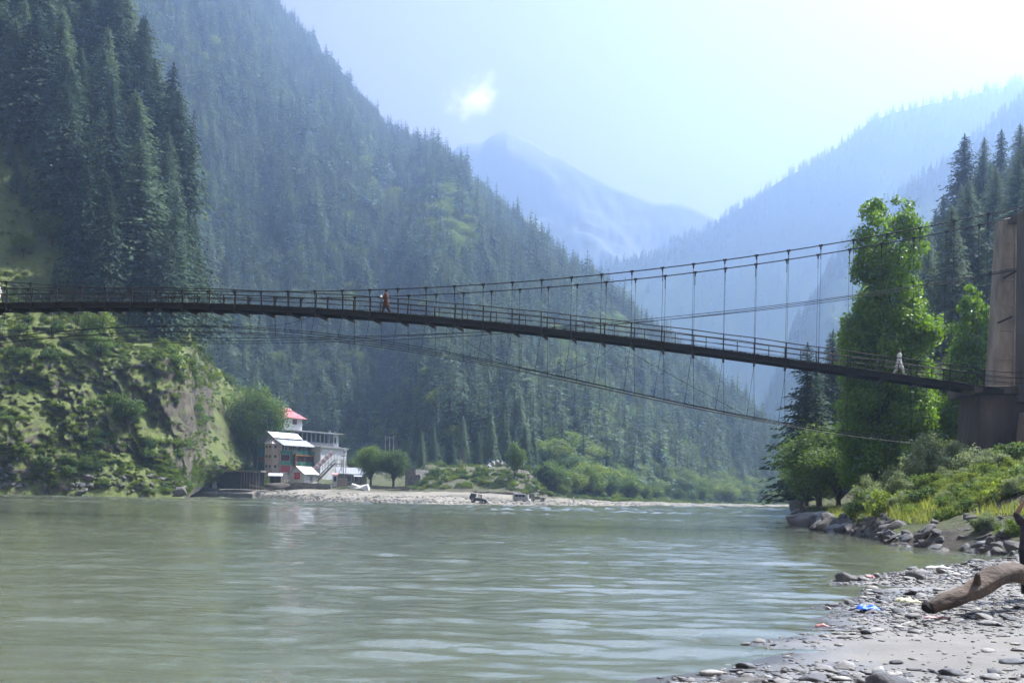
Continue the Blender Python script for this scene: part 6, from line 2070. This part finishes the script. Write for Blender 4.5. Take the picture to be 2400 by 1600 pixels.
M['car_black'] = simple('black_car_paint', (0.018, 0.018, 0.02), (0.012, 0.012, 0.013), 1, 0.35, spec=.5)
M['car_olive'] = simple('olive_car_paint', (0.12, 0.125, 0.075), (0.09, 0.095, 0.055), 1, 0.45, spec=.5)
M['car_silver'] = simple('silver_car_paint', (0.40, 0.41, 0.43), (0.33, 0.34, 0.36), 1, 0.35, metal=.3, spec=.5)
M['car_white'] = simple('white_car_paint', (0.75, 0.75, 0.74), (0.68, 0.68, 0.67), 1, 0.4, spec=.5)
M['tyre'] = simple('tyre_rubber', (0.02, 0.02, 0.02), (0.012, 0.012, 0.012), 3, 0.9)
M['lamp_glass'] = simple('lamp_glass', (0.6, 0.6, 0.58), None, 3, 0.2)

def wheels(t, xs, half, r, wd=.22):
    for x in xs:
        for sg in (-1, 1):
            y = sg * half
            mb = MB(); mb.tube([(x, y - wd / 2, r), (x, y + wd / 2, r)], r, 16)
            w = mb.build('wheel', M['tyre'], t)
            MB().tube([(x, y + sg * wd * .3, r), (x, y + sg * (wd / 2 + .02), r)], r * .55, 10).build('rim', M['car_silver'], w)

def jeep(label, loc, rz, body, hood, top, tilt=0.0):
    t = thing('jeep', label, 'jeep', loc, rz)
    t.rotation_euler = (0, tilt, rz)
    Wd = .78
    MB().prism([(-1.85, .5), (-1.85, 1.05), (-.35, 1.08), (.45, 1.08), (.5, .95), (.5, .5), (.2, .42), (-.6, .42), (-.8, .8), (-1.5, .8), (-1.7, .5)], -Wd, Wd).build('body', body, t, bevel=.03)
    MB().prism([(.45, .45), (.45, 1.06), (1.55, 1.0), (1.72, .92), (1.72, .5), (1.6, .45)], -.5, .5).build('hood', hood, t, bevel=.04)
    for sg in (-1, 1):
        MB().prism([(.55, .78), (.7, .92), (1.5, .92), (1.8, .7), (1.8, .62), (1.5, .84), (.75, .84)], sg * .5 - (.3 if sg < 0 else 0), sg * .5 + (.3 if sg > 0 else 0)).build('fender', body, t)
        MB().tube([(1.7, sg * .38, .8), (1.76, sg * .38, .8)], .11, 10).build('headlight', M['lamp_glass'], t)
    MB().box(1.74, 1.86, -.72, .72, .42, .56).build('bumper', M['steel'], t)
    # cab with pillars, roof, glass
    MB().box(-1.85, .32, -Wd, Wd, 1.76, 1.84).build('roof', top, t, bevel=.03)
    for x in (-1.82, -.95, -.1):
        for sg in (-1, 1):
            MB().box(x - .05, x + .05, sg * (Wd - .03) - .03, sg * (Wd - .03) + .03, 1.04, 1.78).build('pillar', body, t)
    for sg in (-1, 1):
        MB().bar((.45, sg * (Wd - .04), 1.06), (.28, sg * (Wd - .04), 1.8), .07, .07).build('pillar', body, t)
    MB().quad((.46, -Wd + .08, 1.08), (.46, Wd - .08, 1.08), (.29, Wd - .08, 1.76), (.29, -Wd + .08, 1.76), .02).build('windscreen', M['glass'], t)
    MB().box(-1.84, -1.8, -Wd + .06, Wd - .06, 1.06, 1.76).build('rear_panel', top if top != body else body, t)
    for sg in (-1, 1):
        MB().box(-1.78, -1.0, sg * (Wd - .05) - .01, sg * (Wd - .05) + .01, 1.06, 1.75).build('side_curtain', body, t)
    MB().tube([(-2.08, 0, 1.0), (-1.88, 0, 1.0)], .36, 14).build('spare_wheel', M['tyre'], t)
    wheels(t, (-1.18, 1.15), .66, .38)
    return t
p = on_bar(1121, 1178)
jeep('black jeep nosing down the shingle to the water', (p[0], p[1], p[2]), R(-8), M['car_black'], M['car_black'], M['car_black'], R(8))
p = on_bar(1261, 1174)
jeep('olive jeep with white roof and pale bonnet beside the van', (p[0], p[1], p[2]), R(-4), M['car_olive'], M['car_white'], M['car_white'])

def van():
    p = on_bar(1219, 1175)
    t = thing('van', 'small silver van with three side windows left of the olive jeep', 'van', tuple(p), R(12))
    Wd = .72
    MB().prism([(-1.55, .3), (-1.6, .9), (-1.5, 1.72), (-1.35, 1.8), (.9, 1.8), (1.1, 1.72), (1.5, 1.05), (1.62, .9), (1.62, .35), (1.5, .28)], -Wd, Wd).build('body', M['car_silver'], t, bevel=.05)
    for sg in (-1, 1):
        for x0, x1 in ((-1.35, -.6), (-.5, .2), (.3, .95)):
            y = sg * (Wd + .006)
            MB().box(x0, x1, y - .008, y + .008, 1.1, 1.6).build('window', M['glass'], t)
    MB().quad((1.49, -.6, 1.12), (1.49, .6, 1.12), (1.15, .6, 1.68), (1.15, -.6, 1.68), -.02).build('windscreen', M['glass'], t)
    for sg in (-1, 1):
        MB().box(1.6, 1.66, sg * .5 - .12, sg * .5 + .12, .7, .9).build('headlight', M['lamp_glass'], t)
    MB().box(1.55, 1.7, -.7, .7, .32, .48).build('bumper', M['steel'], t)
    d = MB().box(-.52, .22, -Wd - .014, -Wd - .002, .4, 1.05).build('sliding_door', M['car_silver'], t)
    MB().box(.0, .16, -Wd - .04, -Wd - .015, .9, .95).build('handle', M['steel'], d)
    wheels(t, (-1.0, 1.0), .62, .28, .18)
van()

# ------------------------------------------------------------------ people
M['skin'] = simple('skin', (0.30, 0.17, 0.11), (0.25, 0.14, 0.09), 4, 0.6)
M['hair'] = simple('black_hair', (0.012, 0.01, 0.009), (0.006, 0.005, 0.005), 8, 0.6)

def skin_obj(name, mat, verts, edges, rad, parent, root=0, sub=1):
    me = bpy.data.meshes.new(name)
    me.from_pydata(verts, edges, [])
    o = link(name, me, parent)
    m = o.modifiers.new('skin', 'SKIN')
    if not me.skin_vertices:
        return o
    for i, r in enumerate(rad):
        sv = me.skin_vertices[0].data[i]
        sv.radius = r if hasattr(r, '__len__') else (r, r)
        sv.use_root = (i == root)
    m.use_smooth_shade = True
    s = o.modifiers.new('sub', 'SUBSURF'); s.levels = sub; s.render_levels = sub
    me.materials.append(mat)
    return o

def person(label, loc, rz, H, tunic, trousers, stride=.32, arms=None, hair='hair', long_tunic=True, scale_arm=1.0, head_turn=0.0, cap=None):
    """walker facing +x; arms = {side: (elbow, wrist)} in a 1.7 m frame"""
    t = thing('person', label, 'person', loc, rz)
    k = H / 1.7
    t.scale = (k, k, k)
    arms = arms or {-1: ((-.10, -.24, 1.14), (-.02, -.25, .90)), 1: ((.08, .24, 1.14), (.16, .24, .92))}
    V, E, Rr = [], [], []
    def add(p, r, par=None):
        V.append(p); Rr.append(r)
        if par is not None: E.append((par, len(V) - 1))
        return len(V) - 1
    pel = add((0, 0, .93), (.11, .14))
    sp = add((.0, 0, 1.13), (.10, .13), pel)
    ch = add((.01, 0, 1.32), (.11, .15), sp)
    nk = add((.02, 0, 1.47), .055, ch)
    hb = add((.035, 0, 1.53), .075, nk)
    hd = add((.04, 0, 1.61), .095, hb)
    ht = add((.03, 0, 1.675), .07, hd)
    add((.135, 0, 1.575), .016, hd)          # nose
    hands = {}
    for sg in (-1, 1):
        sh = add((.0, sg * .185, 1.40), .06, ch)
        el, wr = arms[sg]
        e = add(el, .043, sh)
        w = add(wr, .030, e)
        d = (Vector(wr) - Vector(el)).normalized()
        hp = Vector(wr) + d * .07
        h = add(tuple(hp), (.034, .022), w)
        hands[sg] = hp
        side = d.cross(Vector((0, 1, 0)))
        if side.length < .1: side = Vector((1, 0, 0))
        side.normalize()
        for q, ln in ((-.025, .06), (-.008, .075), (.01, .07), (.026, .055)):
            f1 = add(tuple(hp + d * .045 + side * q), .009, h)
            add(tuple(hp + d * (.045 + ln) + side * q * 1.1 + Vector((0, -sg * .02, 0))), .007, f1)
        add(tuple(hp + d * .03 + side * .055), .009, h)
    for sg, x in ((-1, stride), (1, -stride)):
        hip = add((0, sg * .095, .89), .085, pel)
        kn = add((x * .5 + .05, sg * .1, .50), .058, hip)
        lift = .0 if x > 0 else .03
        an = add((x * 1.0 + (.0 if x > 0 else -.04), sg * .1, .085 + lift), .038, kn)
        add((x + .15 + (.0 if x > 0 else -.04), sg * .11, .032 + (0 if x > 0 else .0)), .032, an)
    b = skin_obj('body', M['skin'], V, E, Rr, t, 0)
    # tunic: rings from shoulders to hem
    rings = [(1.475, .02, .065, .075), (1.43, .015, .10, .17), (1.36, .01, .135, .205), (1.2, .0, .13, .18), (1.02, .0, .145, .18), (.85, .0, .17, .195)]
    if long_tunic:
        rings += [(.68, -.01, .20, .21), (.55, -.02, .23, .22)]
    mb = MB(); S = 14
    for z, cx, rx, ry in rings:
        for q in range(S):
            an = 2 * math.pi * q / S
            wv = 1 + (.05 * math.sin(3 * an + z * 9) if z < 1.0 else 0)
            mb.v.append((cx + math.cos(an) * rx * wv, math.sin(an) * ry * wv, z))
    for i in range(len(rings) - 1):
        for q in range(S):
            a = i * S + q; c = i * S + (q + 1) % S
            mb.f.append((a, c, c + S, a + S))
    tn = mb.build('tunic', tunic, t, True)
    so = tn.modifiers.new('solid', 'SOLIDIFY'); so.thickness = .012
    for sg in (-1, 1):
        el, wr = arms[sg]
        e = Vector(el); w = Vector(wr)
        MB().tube([(.0, sg * .15, 1.42), (0, sg * .195, 1.39), tuple(e), tuple(e.lerp(w, .85 * scale_arm))], [.075, .075, .058, .05], 10, False).build('sleeve', tunic, tn, True)
    for sg, x in ((-1, stride), (1, -stride)):
        kx = (x * .5 + .05, sg * .1, .50); ax = (x * .97 + (.0 if x > 0 else -.04), sg * .1, .12)
        MB().tube([(0, sg * .08, .95), (0.01, sg * .095, .86), kx, ax], [.11, .115, .095, .075], 10).build('trouser_leg', trousers, t, True)
    # hair / cap
    hv, hf = ICO2
    v = hv * np.array([.105, .092, .10]) + np.array([.015, 0, 1.632])
    keep = v[:, 2] > 1.585 - .0
    v[~keep, 2] = 1.585
    v[:, 0] = np.where((v[:, 2] < 1.62) & (v[:, 0] > .06), .06, v[:, 0])
    hm = mesh_np('hair', v, hf, True); hm.materials.append(M[cap or hair])
    link('cap' if cap else 'hair', hm, t)
    return t, hands

M['rust_cloth'] = simple('rust_orange_cloth', (0.15, 0.055, 0.024), (0.09, 0.033, 0.016), 3, 0.85)
M['dark_brown_cloth'] = simple('dark_red_brown_cloth', (0.10, 0.035, 0.03), (0.06, 0.022, 0.02), 3, 0.85)
M['white_cloth'] = simple('white_cloth', (0.72, 0.71, 0.68), (0.58, 0.57, 0.55), 3, 0.85)
M['dark_cloth'] = simple('dark_checked_cloth', (0.06, 0.055, 0.07), (0.025, 0.022, 0.03), 6, 0.85)
M['black_cloth'] = simple('black_cloth', (0.018, 0.016, 0.017), (0.012, 0.011, 0.012), 6, 0.85)

def bridge_spot(px, off=1.0):
    p = on_plane(px, 720, off)
    s = (p - Vector((0, BY, 0))).dot(BT)
    return bp(s, off, deck_z(s) - 0.03)
ba = math.atan2(BT.y, BT.x)
pr, hands = person('person in a rust orange tunic walking left across the bridge', bridge_spot(905, .9), ba + math.pi, 1.74, M['rust_cloth'], M['dark_brown_cloth'], .30,
       {-1: ((.10, -.26, 1.16), (.33, -.2, 1.10)), 1: ((.10, .26, 1.16), (.34, .18, 1.08))})
# white bundle held in front
hp = (hands[-1] + hands[1]) / 2
v = ICO2[0] * np.array([.10, .15, .17]) * (1 + .18 * fbm(ICO2[0] * 2.3, 3, 4))[:, None]
me = mesh_np('cloth_bundle', v, ICO2[1], True); me.materials.append(M['white_cloth'])
wp = pr.location + Matrix.Rotation(pr.rotation_euler.z, 3, 'Z') @ (Vector((hp.x - .02, hp.y, hp.z + .12)) * (1.74 / 1.7))
o = link('cloth_bundle', me, None, wp); tag(o, 'white cloth bundle held by the walker in rust orange', 'bundle')
person('person in loose white clothes walking down the bridge towards the tower', bridge_spot(2110, .9), ba, 1.72, M['white_cloth'], M['white_cloth'], .30)
person('person in white partly cut off at the photo\'s edge on the bridge', bridge_spot(-6, .9), ba, 1.70, M['white_cloth'], M['white_cloth'], .22)
# bystanders in the hamlet
p = on_bar(1237, 1174)
person('tiny figure in white standing between the van and the olive jeep', tuple(p), R(200), 1.7, M['white_cloth'], M['white_cloth'], .08)
p = at(807, 1050, 345.5)
person('tiny figure in white on the flat roof of the white hall', (p.x, p.y, 13.9), R(180), 1.7, M['white_cloth'], M['black_cloth'], .08)
p = on_bar(1343, 1178)
person('tiny figure in white far along the gravel bar right of the jeeps', tuple(p), R(180), 1.7, M['white_cloth'], M['white_cloth'], .08)
# bystander cropped by the right edge, one arm raised
q = ground_at(2414, 1372, .38)
zb = beach_z(np.array([[q.x, q.y]]))[0]
person('person in dark clothes with one arm raised behind the driftwood log', (q.x, q.y, zb), R(-90), 1.74, M['dark_cloth'], M['black_cloth'], .06,
       {-1: ((.06, -.30, 1.52), (.12, -.16, 1.80)), 1: ((.03, .24, 1.14), (.10, .24, .90))}, long_tunic=False, scale_arm=.1)
